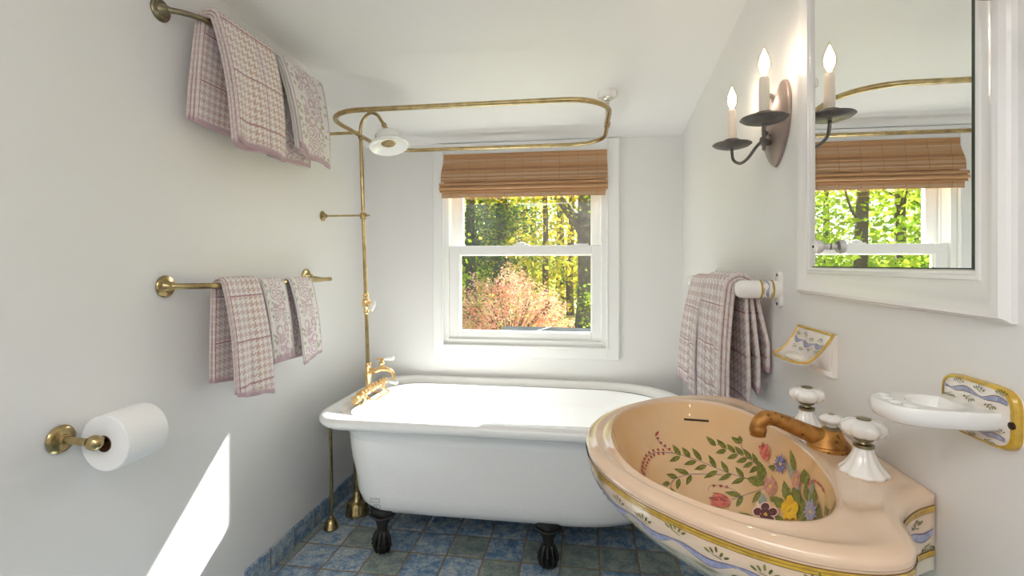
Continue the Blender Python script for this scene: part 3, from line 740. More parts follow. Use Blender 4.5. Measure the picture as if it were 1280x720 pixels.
def towel(name, label, mat, bx, bz, sg, top, front, back, th=.007, layers=1, br=.012, wave=.004, bulge=.012, seed=0, wtot=None, group=None, bstep=0, bb=.004):
    """cloth over a bar that runs along y. top=(y0,y1), front/back=(y0,y1,zbottom0,zbottom1); sg: which way is the room"""
    m = M(); rr = random.Random(seed); ph = rr.random() * 6
    NU, NV = 26, 34
    for L in range(layers):
        R = br + th * .6 + L * th * 1.15
        rings = []; uvs = []; hems = []
        fz0, fz1 = front[2] + L * .006 * (-1) ** L, front[3] - L * .007
        for j in range(2 * NV + 9):
            row = []; zt = bz
            for i in range(NU + 1):
                u = i / NU
                if j < NV:           # back panel, bottom to top
                    t = 1 - j / NV; y = lerp(lerp(top[0], top[1], u), lerp(back[0], back[1], u), t ** .8)
                    zb = lerp(back[2], back[3], u) + bstep * L; z = lerp(bz, zb, t); x = bx - sg * R - sg * bb * (.4 + .6 * L) * min(t * 1.5, 1)
                    x += -sg * 0 + sg * .3 * wave * math.sin(u * 7 + ph) * t
                    s = -(bz - z)
                elif j <= NV + 8:
                    a = PI * (j - NV) / 8; x = bx - sg * R * math.cos(a); z = bz + R * math.sin(a); y = lerp(top[0], top[1], u); s = R * a; t = 0
                else:
                    t = (j - NV - 8) / NV; y = lerp(lerp(top[0], top[1], u), lerp(front[0], front[1], u), t ** .8)
                    zb = lerp(fz0, fz1, u); z = lerp(bz, zb, t)
                    x = bx + sg * (R + bulge * math.sin(min(t * 1.4, 1) * PI / 2) * (1 - .3 * t)) + sg * wave * math.sin(u * 8 + ph) * t + sg * wave * .6 * math.sin(u * 17 + ph * 2 + t * 2) * t
                    z += .003 * math.sin(u * 9 + ph) * t
                    s = PI * R + (bz - z)
                z += -.0025 * (math.exp(-((u) / .05) ** 2) + math.exp(-((1 - u) / .05) ** 2)) if t == 0 else 0
                row.append(Vector((x, y, z)))
                W = wtot or abs(front[1] - front[0])
                uvs.append((u * W, s + .3)); hm = 1.0 if t > 1 - .018 / max(bz - zb if t > 0 else 1, .05) else 0.0
                hems.append(hm)
            rings.append(row)
        o = m.loft(rings, closed=False)
        for k in range(len(uvs)):
            m.uv[o + k] = uvs[k]; m.hem[o + k] = hems[k]
            if k % (NU + 1) in (0, NU): m.edge[o + k] = 1.0
    ob = m.build(name, mat, None, solid=th, off=0, angle=0)
    ob.modifiers.new('b', 'BEVEL').width = th * .4; ob.modifiers['b'].segments = 2
    return tag(ob, label, 'towel', group)

zB, xB = 1.147, BX
towel('hand_towel', 'pink houndstooth hand towel hanging longest on the lower left bar', 'hound', xB, zB, 1, (1.39, 1.555), (1.425, 1.615, .785, .755), (1.385, 1.54, .835, .815), .008, 2, .010, .006, .022, 3, .17)
towel('washcloth', 'rose print washcloth in the middle of the lower left bar', 'floral', xB, zB, 1, (1.575, 1.715), (1.645, 1.765, .845, .86), (1.60, 1.73, .87, .86), .006, 1, .010, .004, .014, 5, .15)
towel('washcloth', 'rose print washcloth at the window end of the lower left bar', 'floral', xB, zB, 1, (1.745, 1.905), (1.83, 1.965, .80, .835), (1.70, 1.88, .835, .83), .006, 1, .010, .004, .014, 8, .15)
zU = 1.972
towel('bath_towel', 'large pink houndstooth towel on the upper left bar', 'hound', xB, zU, 1, (1.345, 1.62), (1.40, 1.665, 1.60, 1.61), (1.315, 1.58, 1.65, 1.64), .010, 3, .010, .007, .030, 11, .28, bstep=.004)
towel('bath_towel', 'rose print towel with striped edges on the upper left bar', 'floral2', xB, zU, 1, (1.665, 1.955), (1.76, 1.985, 1.66, 1.645), (1.69, 1.94, 1.62, 1.63), .009, 3, .010, .006, .022, 13, .20, bstep=.004)

# ------------------------------------------------------------------ TOILET PAPER
tp = thing('toilet_paper_holder', (LX, .986, .797), 'brass toilet paper holder with round wall plate on the left wall', 'toilet paper holder')
m = M(); m.lathe([(.033, 0), (.034, .004), (.031, .008), (.026, .010), (.013, .013), (.011, .02)], (LX, .986, .797), (1, 0, 0), 32)
m.build('wall_plate', 'brass', tp)
m = M(); m.tube([(LX, .986, .797), (LX + .04, .988, .794), (LX + .075, .992, .790)], [.011, .0085, .009], 14)
m.ellipsoid((LX + .084, .996, .789), (.021, .017, .0185), 20)
m.build('post', 'brass', tp)
m = M(); m.tube([(LX + .084, 1.0, .789), (LX + .084, 1.165, .789)], .008, 12); m.ellipsoid((LX + .084, 1.17, .789), .012, 12)
m.build('roll_arm', 'brass', tp)
RC = Vector((LX + .084, 0, .778))
rl = thing('toilet_paper_roll', (RC.x, 1.08, .72), 'white toilet paper roll on the brass holder', 'toilet paper')
m = M(); m.lathe([(.020, .002), (.0660, .002), (.0685, .004), (.0695, .03), (.0695, .09), (.0685, .115), (.0660, .117), (.020, .117)], (RC.x, 1.018, RC.z), (0, 1, 0), 48, cap=False)
m.build('paper', 'paper', rl)
m = M(); m.lathe([(.0198, .0), (.0198, .118), (.0188, .118), (.0188, .0)], (RC.x, 1.018, RC.z), (0, 1, 0), 32, cap=False); m.build('cardboard_core', 'cardboard', rl)

# ------------------------------------------------------------------ MIRROR
mr = thing('wall_mirror', (RX, .94, 1.15), 'mirror in a wide white moulded frame on the right wall', 'mirror')
MY0, MY1, MZ0, MZ1 = .652, 1.212, 1.145, 1.99
prof = [(0, 0), (0, .007), (.003, .010), (.005, .0175), (.010, .0195), (.014, .0185), (.020, .0145), (.032, .0105), (.040, .0095), (.041, .0125), (.045, .0130), (.047, .0095), (.050, .0085), (.052, .004), (.052, 0)]
rings = []
for w, h in prof:
    x = RX - h
    rings.append([Vector((x, MY0 + w, MZ0 + w * 1.24)), Vector((x, MY1 - w, MZ0 + w * 1.24)), Vector((x, MY1 - w, MZ1 - w)), Vector((x, MY0 + w, MZ1 - w))])
m = M(); m.loft(rings); m.build('moulded_frame', 'mirror_trim', mr, angle=28)
m = M(); m.box(RX - .0045, RX, MY0 + .050, MY1 - .050, MZ0 + .050, MZ1 - .050); gm = m.build('mirror_glass', 'mirror', mr, smooth=False)
m = M(); m.box(RX - .0065, RX - .0046, MY0 + .052, MY0 + .060, MZ0 + .064, MZ1 - .052); m.box(RX - .0060, RX - .0046, MY0 + .057, MY1 - .052, MZ0 + .0640, MZ0 + .0658)
tag(m.build('dark_glass_edge', 'black_gap', mr, smooth=False), 'thin dark edge of the glass')
m = M(); kc = Vector((RX - .006, 1.085, 1.252))
m.lathe([(.007, 0), (.0055, .006), (.0065, .011), (.0125, .014), (.0145, .020), (.013, .026), (.007, .029), (.001, .0295)], kc, (-1, 0, 0), 24)
kb = m.build('pull_knob', 'porcelain', mr)
m = M(); m.lathe([(.003, 0), (.003, .001), (.0005, .0012)], kc + Vector((-.0295, 0, 0)), (-1, 0, 0), 12); m.build('screw', 'screw', kb)

# ------------------------------------------------------------------ CANDLE SCONCE
def sconce(cy, label):
    t = thing('candle_sconce', (RX, cy, 1.56), label, 'wall light', None)
    # heart backplate
    pts = []
    for i in range(48):
        a = 2 * PI * i / 48
        hx = .085 * math.copysign(abs(math.sin(a)) ** 1.25, math.sin(a)); c = math.cos(a)
        hz = .0
        pts.append((a, hx))
    H = [(0, .070), (.012, .085), (.028, .103), (.046, .112), (.064, .104), (.078, .082), (.084, .052), (.082, .018), (.074, -.016), (.058, -.048), (.036, -.076), (.015, -.093), (0, -.100)]
    Hc = catmull([(a, b, 0) for a, b in H], 4)
    out = [(p.x, p.y) for p in Hc] + [(-p.x, p.y) for p in reversed(Hc[1:-1])]
    m = M()
    def ring(s, x, zc=.0): return [Vector((x, cy + a * s * 1.1, 1.572 + zc + (b - .01) * s + .01)) for a, b in out]
    m.loft([ring(1.0, RX - .001), ring(1.0, RX - .006), ring(.97, RX - .010), ring(.6, RX - .016), ring(.2, RX - .020)], cap0=True, cap1=True)
    m.build('heart_backplate', 'sconce_plate', t, angle=50)
    m = M(); m.lathe([(.014, 0), (.015, .012), (.010, .02), (.008, .028)], (RX - .014, cy, 1.545), (-1, 0, 0), 18)
    m.ellipsoid((RX - .030, cy, 1.562), .0075, 12); m.tube([(RX - .03, cy, 1.56), (RX - .035, cy, 1.53)], .006, 10)
    m.build('boss', 'pewter', t)
    for sgn in (-1, 1):
        ay = cy + sgn * .128; axx = RX - .077
        m = M()
        P = catmull([(RX - .032, cy + sgn * .004, 1.548), (RX - .042, cy + sgn * .030, 1.535), (RX - .055, cy + sgn * .060, 1.510), (RX - .065, cy + sgn * .092, 1.503), (RX - .075, cy + sgn * .120, 1.518), (axx, ay, 1.542), (axx, ay, 1.556)], 7)
        m.tube(P, .0042, 10)
        arm = m.build('arm', 'pewter', t)
        m = M(); m.lathe([(.003, .0), (.030, .001), (.046, .006), (.054, .012), (.052, .0145), (.042, .010), (.018, .006), (.014, .012), (.016, .016), (.022, .024), (.0205, .026), (.012, .020), (.002, .018)], (axx, ay, 1.554), seg=36, cap=False)
        m.build('drip_pan', 'pewter', arm)
        m = M(); m.lathe([(.0115, 0), (.0125, .004), (.0118, .088), (.0095, .094), (.006, .095)], (axx, ay, 1.572), seg=20); m.build('candle_sleeve', 'candle', arm)
        m = M(); m.lathe([(.0065, 0), (.0115, .010), (.0165, .026), (.0155, .042), (.0095, .058), (.0038, .070), (.0008, .077)], (axx, ay, 1.667), seg=20); b_ = m.build('bulb', 'bulb_glass', arm)
        m = M(); m.lathe([(.001, 0), (.0085, .010), (.0115, .022), (.0100, .038), (.0045, .052), (.0008, .062)], (axx, ay, 1.671), seg=14); m.build('filament', 'filament', b_)
    return t
sc1 = sconce(1.37, 'two candle wall light with heart shaped backplate on the window side of the mirror')
sc2 = copy_tree(sc1); sc2.location = (RX, .492, 1.56)
sc2['label'] = 'wall light on the near side of the mirror, showing only a curved arm'

# ------------------------------------------------------------------ vine decoration
def ell(m, P, N, U, V, a, b, ang, mat, n=8, lift=.0005):
    """small painted ellipse on a tangent plane"""
    ca, sa = math.cos(ang), math.sin(ang); vs = []
    for k in range(n):
        q = 2 * PI * k / n; x, y = a * math.cos(q), b * math.sin(q)
        vs.append(P + U * (x * ca - y * sa) + V * (x * sa + y * ca) + N * lift)
    m.add(vs, [tuple(range(n))], mat)
def vine(m, f, u0, u1, v0, s, amp=.35, per=3.2, seed=1, mats=(0, 1, 2)):
    """f(u,v)->(P,N,U,V); ribbon centre v0; s = leaf scale in metres"""
    rr = random.Random(seed); n = max(6, int((u1 - u0) / (s * .35))); L = []
    cen = lambda u: v0 + amp * s * math.sin((u - u0) * 2 * PI / (per * s))
    wid = lambda u: s * (.03 + .17 * abs(math.sin((u - u0) * PI / (per * s) + .6)))
    for mat, k, lf in ((mats[2], 1.35, .0004), (mats[0], 1.0, .0007)):
        A, B = [], []
        for i in range(n + 1):
            u = lerp(u0, u1, i / n); c, w = cen(u), wid(u) * k
            P, N, U, V = f(u, c + w); Q, N2, _, _ = f(u, c - w)
            A.append(P + N * lf); B.append(Q + N2 * lf)
        m.loft([A, B], closed=False, mat=mat)
    u = u0 + s * .5; sd = 1
    while u < u1 - s * .3:
        c = cen(u) + sd * s * .62
        for k in range(5):
            du, dv = (k - 2) * s * .24, sd * s * (.22 - .09 * abs(k - 2)) + rr.uniform(-.05, .05) * s
            P, N, U, V = f(min(max(u + du, u0), u1), c + dv)
            ell(m, P, N, U, V, s * .17, s * .065, PI / 2 * sd + (2 - k) * .5 * sd, mats[1], 7, .0009)
        P, N, U, V = f(u, cen(u) + sd * s * .5); ell(m, P, N, U, V, s * .32, s * .03, 0.3 * sd, mats[1], 6, .0009)
        u += s * 1.05 * (per / 3.2); sd = -sd

# ------------------------------------------------------------------ RIGHT TOWEL BAR
rb = thing('porcelain_towel_bar', (RX, 1.65, 1.15), 'white porcelain towel bar with painted posts on the right wall', 'towel bar')
PY, PZ, FYY = 1.347, 1.150, 1.93
m = M(); m.tube([(RX - .085, PY, PZ), (RX - .085, FYY, PZ)], .0085, 12); m.build('bar', 'porcelain', rb)
for yy in (PY, FYY):
    m = M()
    out = [(math.cos(a) * .018, math.sin(a) * .018 + (.030 if math.sin(a) > 0 else -.030)) for a in (2 * PI * k / 28 for k in range(28))]
    m.loft([[Vector((RX - h, yy + a * s, PZ + b * s)) for a, b in out] for h, s in ((0, 1), (.005, 1), (.008, .93), (.009, .8))], cap0=True, cap1=True)
    m.lathe([(.024, 0), (.024, .075), (.0235, .092), (.021, .102), (.014, .108), (.002, .110)], (RX - .004, yy, PZ), (-1, 0, 0), 32)
    po = m.build('post', 'porcelain', rb, angle=50)
    m = M()
    for zz in (-.037, .037): m.lathe([(.004, 0), (.004, .002), (.001, .0025)], (RX - .008, yy, PZ + zz), (-1, 0, 0), 10)
    m.build('screw', 'screw', po)
    m = M()
    for h in (.018, .046): m.lathe([(.0242, h), (.0247, h + .0005), (.0247, h + .0045), (.0242, h + .005)], (RX - .004, yy, PZ), (-1, 0, 0), 32, mat=3, cap=False)
    def fpost(u, v, yy=yy):
        a = u / .0244; N = Vector((0, math.cos(a), math.sin(a))); P = Vector((RX - .004 - v, yy, PZ)) + N * .0243
        return P, N, Vector((0, -math.sin(a), math.cos(a))), Vector((-1, 0, 0))
    vine(m, fpost, .0, .0244 * 2 * PI, .034, .0125, .2, 3.0, 4)
    tag(m.build('painted_vine', ['blue_glaze', 'green_glaze', 'gold_dark', 'gold_line'], po, angle=0), 'gold lines and blue vine painted round the post')
xR, zR = RX - .085, PZ
towel('bath_towel', 'houndstooth towel on the right wall bar, the one farther from the sink', 'hound2', xR, zR, -1, (1.665, 1.86), (1.70, 1.955, .765, .79), (1.60, 1.80, .93, .94), .010, 2, .010, .008, .030, 21, .22)
towel('bath_towel', 'houndstooth towel on the right wall bar, next to the painted post', 'hound2', xR, zR, -1, (1.395, 1.64), (1.385, 1.665, .80, .785), (1.395, 1.64, .80, .82), .010, 3, .010, .008, .018, 25, .22, bstep=.06, bb=.022)

# ------------------------------------------------------------------ SOAP DISH
sd = thing('soap_dish', (RX, 1.14, .99), 'white porcelain soap dish with painted blue vine and gold rim on the right wall', 'soap dish')
SY0, SY1 = 1.062, 1.222
m = M()
def dish(u, t):       # u across -1..1, t 0 back-top .. 1 front lip
    hw = .080 * (1 - .12 * t) * (1 if t < .8 else math.cos((t - .8) / .2 * .42))
    y = 1.142 + u * hw
    x = RX - .008 - .072 * (t ** 1.15) + .012 * (u * u) * t
    z = 1.072 - .066 * math.sin(min(t * 1.2, 1) * PI / 2) + .012 * u * u * math.sin(PI * min(t, 1)) + .005 * sstep(.8, 1, t)
    return Vector((x, y, z))
NU, NT = 20, 20
top = [[dish(-1 + 2 * i / NU, j / NT) for i in range(NU + 1)] for j in range(NT + 1)]
m.loft(top, closed=False)
# underside and sides
edge = [top[j][0] for j in range(NT + 1)] + [top[NT][i] for i in range(1, NU + 1)] + [top[j][NU] for j in range(NT - 1, -1, -1)]
ne = len(edge)
low = []
for k, p in enumerate(edge):
    s = k / (ne - 1); y = lerp(SY0 + .006, SY1 - .006, s); low.append(Vector((RX - .010, y, .995 + .0 * s)))
mid = [Vector((lerp(a.x, b.x, .18) , lerp(a.y, b.y, .12), lerp(a.z, b.z, .22))) for a, b in zip(edge, low)]
e2 = [p + Vector((0, 0, -.004)) for p in edge]
m.loft([edge, e2, mid, low], closed=False)
m.box(RX - .010, RX, SY0, SY1, .985, 1.072)
dm = m.build('dish', 'glaze_white', sd, angle=50)
m = M(); m.ellipsoid((RX - .044, 1.146, 1.013), (.020, .038, .009), 20); m.build('soap_rest', 'soap', sd)
m = M(); m.tube([p + Vector((0, 0, .0006)) for p in edge], .0028, 8); m.tube([top[0][i] + Vector((-.001, 0, .0)) for i in range(NU + 1)], .003, 8); m.build('gold_rim', 'gold_line', sd)
m = M()
def fd(u, v):
    a = (u - 1.142) / .078; P = dish(a, v); U = (dish(a + .02, v) - P).normalized(); V = (dish(a, v + .02) - P).normalized(); N = V.cross(U)
    if N.z < 0: N = -N
    return P, N, U, V
def fd2(u, v): return fd(u, min(max(v / .10, 0), 1))
vine(m, fd2, 1.142 - .068, 1.142 + .068, .026, .0165, .18, 3.2, 6)
tag(m.build('painted_vine', ['blue_glaze', 'green_glaze', 'gold_dark'], sd, angle=0), 'blue ribbon and green leaves')

# ------------------------------------------------------------------ TOOTHBRUSH HOLDER
tb = thing('toothbrush_holder', (RX, .71, 1.03), 'white porcelain toothbrush and tumbler holder with gold edged painted plate', 'toothbrush holder')
HY, HZ, HW, HH = .7035, 1.029, .0605, .0385
def plate_out(s): 
    o = []
    for k in range(48):
        a = 2 * PI * k / 48; e = .45
        o.append((HY + HW * s * math.copysign(abs(math.cos(a)) ** e, math.cos(a)), HZ + HH * s * math.copysign(abs(math.sin(a)) ** e, math.sin(a))))
    return o
m = M(); m.loft([[Vector((RX - h, y, z)) for y, z in plate_out(s)] for h, s in ((0, 1), (.005, 1), (.008, .96), (.009, .88), (.0095, .5), (.0095, .1))], cap0=True, cap1=True)
pl = m.build('back_plate', 'glaze_white', tb, angle=50)
m = M(); m.loft([[Vector((RX - h, HY + (y - HY), z)) for y, z in plate_out(s)] for h, s in ((.0012, 1.005), (.0056, 1.005), (.0088, .965), (.0098, .89))]); m.build('gold_border', 'gold_line', pl)
m = M(); fp = lambda u, v: (Vector((RX - .0096, u, v)), Vector((-1, 0, 0)), Vector((0, 1, 0)), Vector((0, 0, 1)))
vine(m, fp, HY - .050, HY + .052, HZ + .021, .015, .15, 3.4, 9); vine(m, fp, HY - .046, HY + .050, HZ - .024, .013, .12, 3.4, 12)
tag(m.build('painted_vine', ['blue_glaze', 'green_glaze', 'gold_dark'], pl, angle=0), 'blue ribbons and green leaves')
m = M()
for yy in (HY - .056,): m.lathe([(.0045, 0), (.0045, .002), (.001, .003)], (RX - .009, yy, HZ - .003), (-1, 0, 0), 12)
m.build('screw', 'screw', pl)
# tray with tumbler ring and brush holes
def tray_out(n=72):
    o = []
    P = [(RX - .006, -.046), (RX - .03, -.048), (RX - .070, -.046), (RX - .098, -.040), (RX - .116, -.026), (RX - .123, -.006), (RX - .123, .010), (RX - .116, .028), (RX - .098, .041), (RX - .070, .047), (RX - .03, .048), (RX - .006, .046)]
    Q = catmull([(x, HY + .004 + y, 0) for x, y in P], 14); return Q
TO = tray_out(); zt = 1.036
hole = [(RX - .050, HY + .004, .031, .031, .017)] + [(RX - .106 + .0045 * abs(k) ** 1.4, HY + .004 + k * .0185, .0062, .0078, .012) for k in (-1.5, -.5, .5, 1.5)]
CX_, CY_ = RX - .062, HY + .004
def tz(x, y):
    z = zt
    for hx, hy, ra, rb_, dp in hole:
        d = math.hypot((x - hx) / ra, (y - hy) / rb_)
        z -= dp * (1 - sstep(.72, 1.12, d))
    return z
m = M(); rings = []
for sc_, dz in ((.55, -.024), (.84, -.024), (.93, -.021), (.98, -.015), (1.0, -.009), (.992, -.0035), (.972, -.0008)):
    rings.append([Vector((min(CX_ + (p.x - CX_) * sc_, RX - .004), CY_ + (p.y - CY_) * sc_, zt + dz)) for p in TO])
for k in range(58):
    sc_ = .95 * (1 - k / 58.5)
    rings.append([Vector((CX_ + (p.x - CX_) * sc_, CY_ + (p.y - CY_) * sc_, tz(CX_ + (p.x - CX_) * sc_, CY_ + (p.y - CY_) * sc_))) for p in TO])
m.loft(rings, cap0=True, cap1=True); m.build('tray', 'porcelain_tray', tb, angle=0)

# ------------------------------------------------------------------ SINK
SC = .937; ZR = .888
half_out = [(.004, 0), (.012, .07), (.037, .142), (.080, .210), (.138, .268), (.20, .312), (.26, .337), (.315, .343), (.360, .332), (.388, .303), (.400, .268), (.412, .236), (.436, .204), (.468, .176), (.500, .157)]
half_in = [(.053, 0), (.059, .07), (.080, .148), (.118, .205), (.165, .247), (.215, .271), (.262, .275), (.305, .258), (.340, .217), (.362, .165), (.377, .105), (.385, .05), (.387, 0)]
KX = .225
def polar_table(half, close_x=None):
    P = catmull([(a, b, 0) for a, b in half], 14)
    Q = [(p.x, p.y) for p in P]
    if close_x: Q += [(close_x, Q[-1][1] - .004), (close_x + .0001, Q[-1][1] * .5), (close_x + .0001, 0)]
    T = [(math.atan2(y, -(x - KX)), math.hypot(x - KX, y)) for x, y in Q]   # 0 at front, pi at wall
    T.sort(); return T
TOut, TIn = polar_table(half_out, .506), polar_table(half_in)
def rad(T, a):
    a = abs(a)
    for (a0, r0), (a1, r1) in zip(T, T[1:]):
        if a <= a1 and a1 > a0:
            p0 = (r0 * math.cos(a0), r0 * math.sin(a0)); p1 = (r1 * math.cos(a1), r1 * math.sin(a1))
            d = (math.cos(a), math.sin(a)); ex, ey = p1[0] - p0[0], p1[1] - p0[1]
            den = d[0] * ey - d[1] * ex
            return (p0[0] * ey - p0[1] * ex) / den if abs(den) > 1e-9 else lerp(r0, r1, .5)
    return T[-1][1]
NA = 200
# angles spaced so that neck corners are sampled well
angs = [-PI + 2 * PI * (k + .5) / NA for k in range(NA)]
RO = [rad(TOut, a) for a in angs]; RI = [rad(TIn, a) for a in angs]
def pt(a, r, z): return Vector((KX - r * math.cos(a), SC + r * math.sin(a), z))
def basin_z(rn):
    D = .135
    return ZR - .003 - D * (1 - min(rn, 1) ** 2.9) ** .9 if rn < 1 else ZR
sink = thing('pedestal_sink', (.27, SC, 0), 'peach porcelain pedestal sink with painted flowers on the right wall', 'sink')
m = M()
# deck
OUT = [pt(a, ro, 0) for a, ro in zip(angs, RO)]
def inset(off):
    o = []
    for i in range(NA):
        t = (OUT[(i + 1) % NA] - OUT[i - 1]).normalized(); n = Vector((-t.y, t.x, 0))
        c = Vector((KX, SC, 0)) - OUT[i]
        if n.dot(c) < 0: n = -n
        o.append(OUT[i] + n * off)
    for _ in range(3): o = [(o[i - 1] + o[i] * 2 + o[(i + 1) % NA]) / 4 for i in range(NA)]
    return o
rings = []; IN12 = inset(.016)
for t, dz in ((0, -.003), (.03, .0006), (.08, .0025), (.16, .001), (.35, -.002), (.6, -.003), (.8, -.001), (.92, .001), (1, .0012)):
    rings.append([pt(a, ri, 0).lerp(q, t) + Vector((0, 0, ZR + dz)) for a, ri, q in zip(angs, RI, IN12)])
for off, dz in ((.010, .000), (.006, -.002), (.0025, -.006), (.0, -.012), (-.0005, -.016)):
    rings.append([q + Vector((0, 0, ZR + dz)) for q in (inset(off) if off > .003 else [p.copy() for p in OUT])])
rings = [[Vector((min(p.x, RX - .0005), p.y, p.z)) for p in r] for r in rings]
m.loft(rings); m.build('deck', 'sink', sink, angle=0)
# basin
m = M(); rings = []
for i in range(27):
    rn = 1 - (i / 26) ** 1.3 * .97
    rings.append([pt(a, ri * rn, basin_z(rn) if i else ZR - .003) for a, ri in zip(angs, RI)])
m.loft(rings, cap1=True); m.build('basin', 'basin', sink, angle=0)
basin_bvh = BVHTree.FromPolygons([tuple(v) for v in m.v], m.f)
m = M(); bc = pt(0, 0, ZR - .003 - .1345)
m.lathe([(.024, 0), (.024, .002), (.018, .003), (.016, .001), (.001, .001)], bc, seg=24); m.build('drain', 'brass_gray', sink)
# skirt + underside
def skirt_pt(i, h):
    """point of the outside, i = index of angle, h = depth under the rim"""
    a, ro = angs[i % NA], RO[i % NA]; p = pt(a, ro, 0); x, d = min(p.x, RX - .0005), p.y - SC
    prof = [(0.0, 1.0), (.016, 1.002), (.045, .992), (.07, .965), (.10, .90), (.14, .79), (.18, .66), (.22, .52), (.26, .42), (.30, .37)]
    s = prof[-1][1]
    for (h0, s0), (h1, s1) in zip(prof, prof[1:]):
        if h <= h1: s = lerp(s0, s1, (h - h0) / (h1 - h0)); break
    w = sstep(.405, .43, x); sy = lerp(s, 1 if h <= .112 else s, w)
    nx = RX - (RX - x) * lerp(s, 1 if h <= .112 else s, w)
    return Vector((nx, SC + d * sy, ZR - h))
hs = [.016, .022, .030, .038, .047, .056, .066, .076, .088, .10, .112, .1125, .13, .15, .17, .19, .21, .23, .25, .27, .30]
m = M(); m.loft([[skirt_pt(i, h) for i in range(NA)] for h in hs], cap1=True); m.build('skirt', 'skirt', sink, angle=45)
m = M()
prof = [(.30, .1), (.30, .115), (.34, .105), (.45, .085), (.60, .08), (.70, .09), (.80, .11), (.84, .13), (.888, .135)]
rings = [[Vector((.380 + math.cos(a) * r * .85, SC + math.sin(a) * r, ZR - h)) for a in (2 * PI * k / 40 for k in range(40))] for h, r in prof]
m.loft(rings, cap0=True, cap1=True); m.build('pedestal', 'skirt', sink)
# painted bands
arc = [0]
for i in range(NA): arc.append(arc[-1] + (skirt_pt(i + 1, .03) - skirt_pt(i, .03)).length)
lo = next(i for i in range(NA) if skirt_pt(i, .03).x < .503); hi = NA - 1 - lo
def skf(u, v):
    i = lo
    import bisect
    i = max(lo, min(hi - 1, bisect.bisect_right(arc, u) - 1)); f = (u - arc[i]) / max(arc[i + 1] - arc[i], 1e-6)
    P = skirt_pt(i, v).lerp(skirt_pt(i + 1, v), f); U = (skirt_pt(i + 1, v) - skirt_pt(i, v)).normalized()
    V = (skirt_pt(i, v + .004) - skirt_pt(i, v)).normalized(); N = U.cross(V)
    if (P + N - Vector((.25, SC, P.z))).length < (P - Vector((.25, SC, P.z))).length: N = -N
    return P, N.normalized(), U, V
def band(m, v0, v1, mat, lift=.0006, cond=None):
    A, B = [], []
    for i in range(lo, hi + 1):
        if cond and not cond(skirt_pt(i, .03)):
            if len(A) > 1: m.loft([A, B], closed=False, mat=mat)
            A, B = [], []; continue
        P, N, U, V = skf(arc[i] + 1e-5, v0); Q, N2, _, _ = skf(arc[i] + 1e-5, v1)
        A.append(P + N * lift); B.append(Q + N2 * lift)
    if len(A) > 1: m.loft([A, B], closed=False, mat=mat)
m = M()
band(m, .0185, .0290, 3, .0005); band(m, .0197, .0234, 4, .0009); band(m, .0241, .0278, 4, .0009)
back = lambda p: p.x > .425
band(m, .082, .0925, 3, .0006, back); band(m, .0835, .0910, 4, .001, back)
band(m, .101, .106, 6, .0006, lambda p: p.x <= .39)
vine(m, skf, arc[lo] + .004, arc[hi] - .004, .056, .026, .22, 3.3, 15)
tag(m.build('painted_border', ['blue_glaze', 'green_glaze', 'stem', 'gold_dark', 'gold_line', 'gold_line', 'pale_green'], sink, angle=0), 'gold stripe and blue ribbon vine')

# painted flowers in the basin
fm = M(); FM = ['g2', 'green_glaze', 'stem', 'redd', 'red', 'violet', 'pink', 'maroon', 'yellow', 'palepink', 'greyblue', 'lavender', 'gold_dark']
def Z(x, y): return (780 + x / 4.236, 510 + y / 4.236)
def onb(p, lift):
    d = ray(*p); h = basin_bvh.ray_cast(CAM, d)
    if h[0] is None: return None
    n = h[1]
    if n.dot(d) > 0: n = -n
    return h[0] + n * lift
layer = [0]
def poly(P, mat, lift=None):
    if lift is None: layer[0] += 1; lift = .0004 + .000012 * layer[0]
    cx = sum(p[0] for p in P) / len(P); cy = sum(p[1] for p in P) / len(P)
    Q = [onb(Z(*p), lift) for p in P]; c = onb(Z(cx, cy), lift)
    if c is None: return
    ok = [(q if q is not None and (q - c).length < .06 else None) for q in Q]
    n = len(P)
    for i in range(n):
        a, b = ok[i], ok[(i + 1) % n]
        if a is not None and b is not None: fm.add([c, a, b], [(0, 1, 2)], mat)
def leafp(b, t, w, mat=0, ser=False, vein=True):
    bx, by = b; tx, ty = t; dx, dy = tx - bx, ty - by; L = math.hypot(dx, dy); nx, ny = -dy / L, dx / L; P = []
    K = 9
    for s in (1, -1):
        rg = range(K + 1) if s == 1 else range(K - 1, 0, -1)
        for i in rg:
            q = i / K; ww = w * .5 * math.sin(PI * q ** .8) * (1 + (.22 * (i % 2) if ser else 0))
            P.append((bx + dx * q + nx * ww * s, by + dy * q + ny * ww * s))
    poly(P, mat)
    if vein:   # darker half
        P2 = [(bx + dx * q / K + nx * w * .5 * math.sin(PI * (q / K) ** .8) * .92, by + dy * q / K + ny * w * .5 * math.sin(PI * (q / K) ** .8) * .92) for q in range(K + 1)] + [(bx + dx * .6, by + dy * .6), (bx + dx * .3, by + dy * .3)]
        poly(P2, 1 if mat == 0 else mat)
def stemp(P, w=3.4, mat=2):
    Q = catmull([(x, y, 0) for x, y in P], 5); layer[0] += 1; lift = .0004 + .000012 * layer[0]
    A, B = [], []
    for i, p in enumerate(Q):
        t = Q[min(i + 1, len(Q) - 1)] - Q[max(i - 1, 0)]; L = max(t.length, 1e-6); nx, ny = -t.y / L * w / 2, t.x / L * w / 2
        a, b = onb(Z(p.x + nx, p.y + ny), lift), onb(Z(p.x - nx, p.y - ny), lift)
        if a is None or b is None: continue
        A.append(a); B.append(b)
    if len(A) > 1: fm.loft([A, B], closed=False, mat=mat)
def dot(x, y, rx, ry, mat, ang=0, n=10):
    poly([(x + rx * math.cos(q) * math.cos(ang) - ry * math.sin(q) * math.sin(ang), y + rx * math.cos(q) * math.sin(ang) + ry * math.sin(q) * math.cos(ang)) for q in (2 * PI * k / n for k in range(n))], mat)
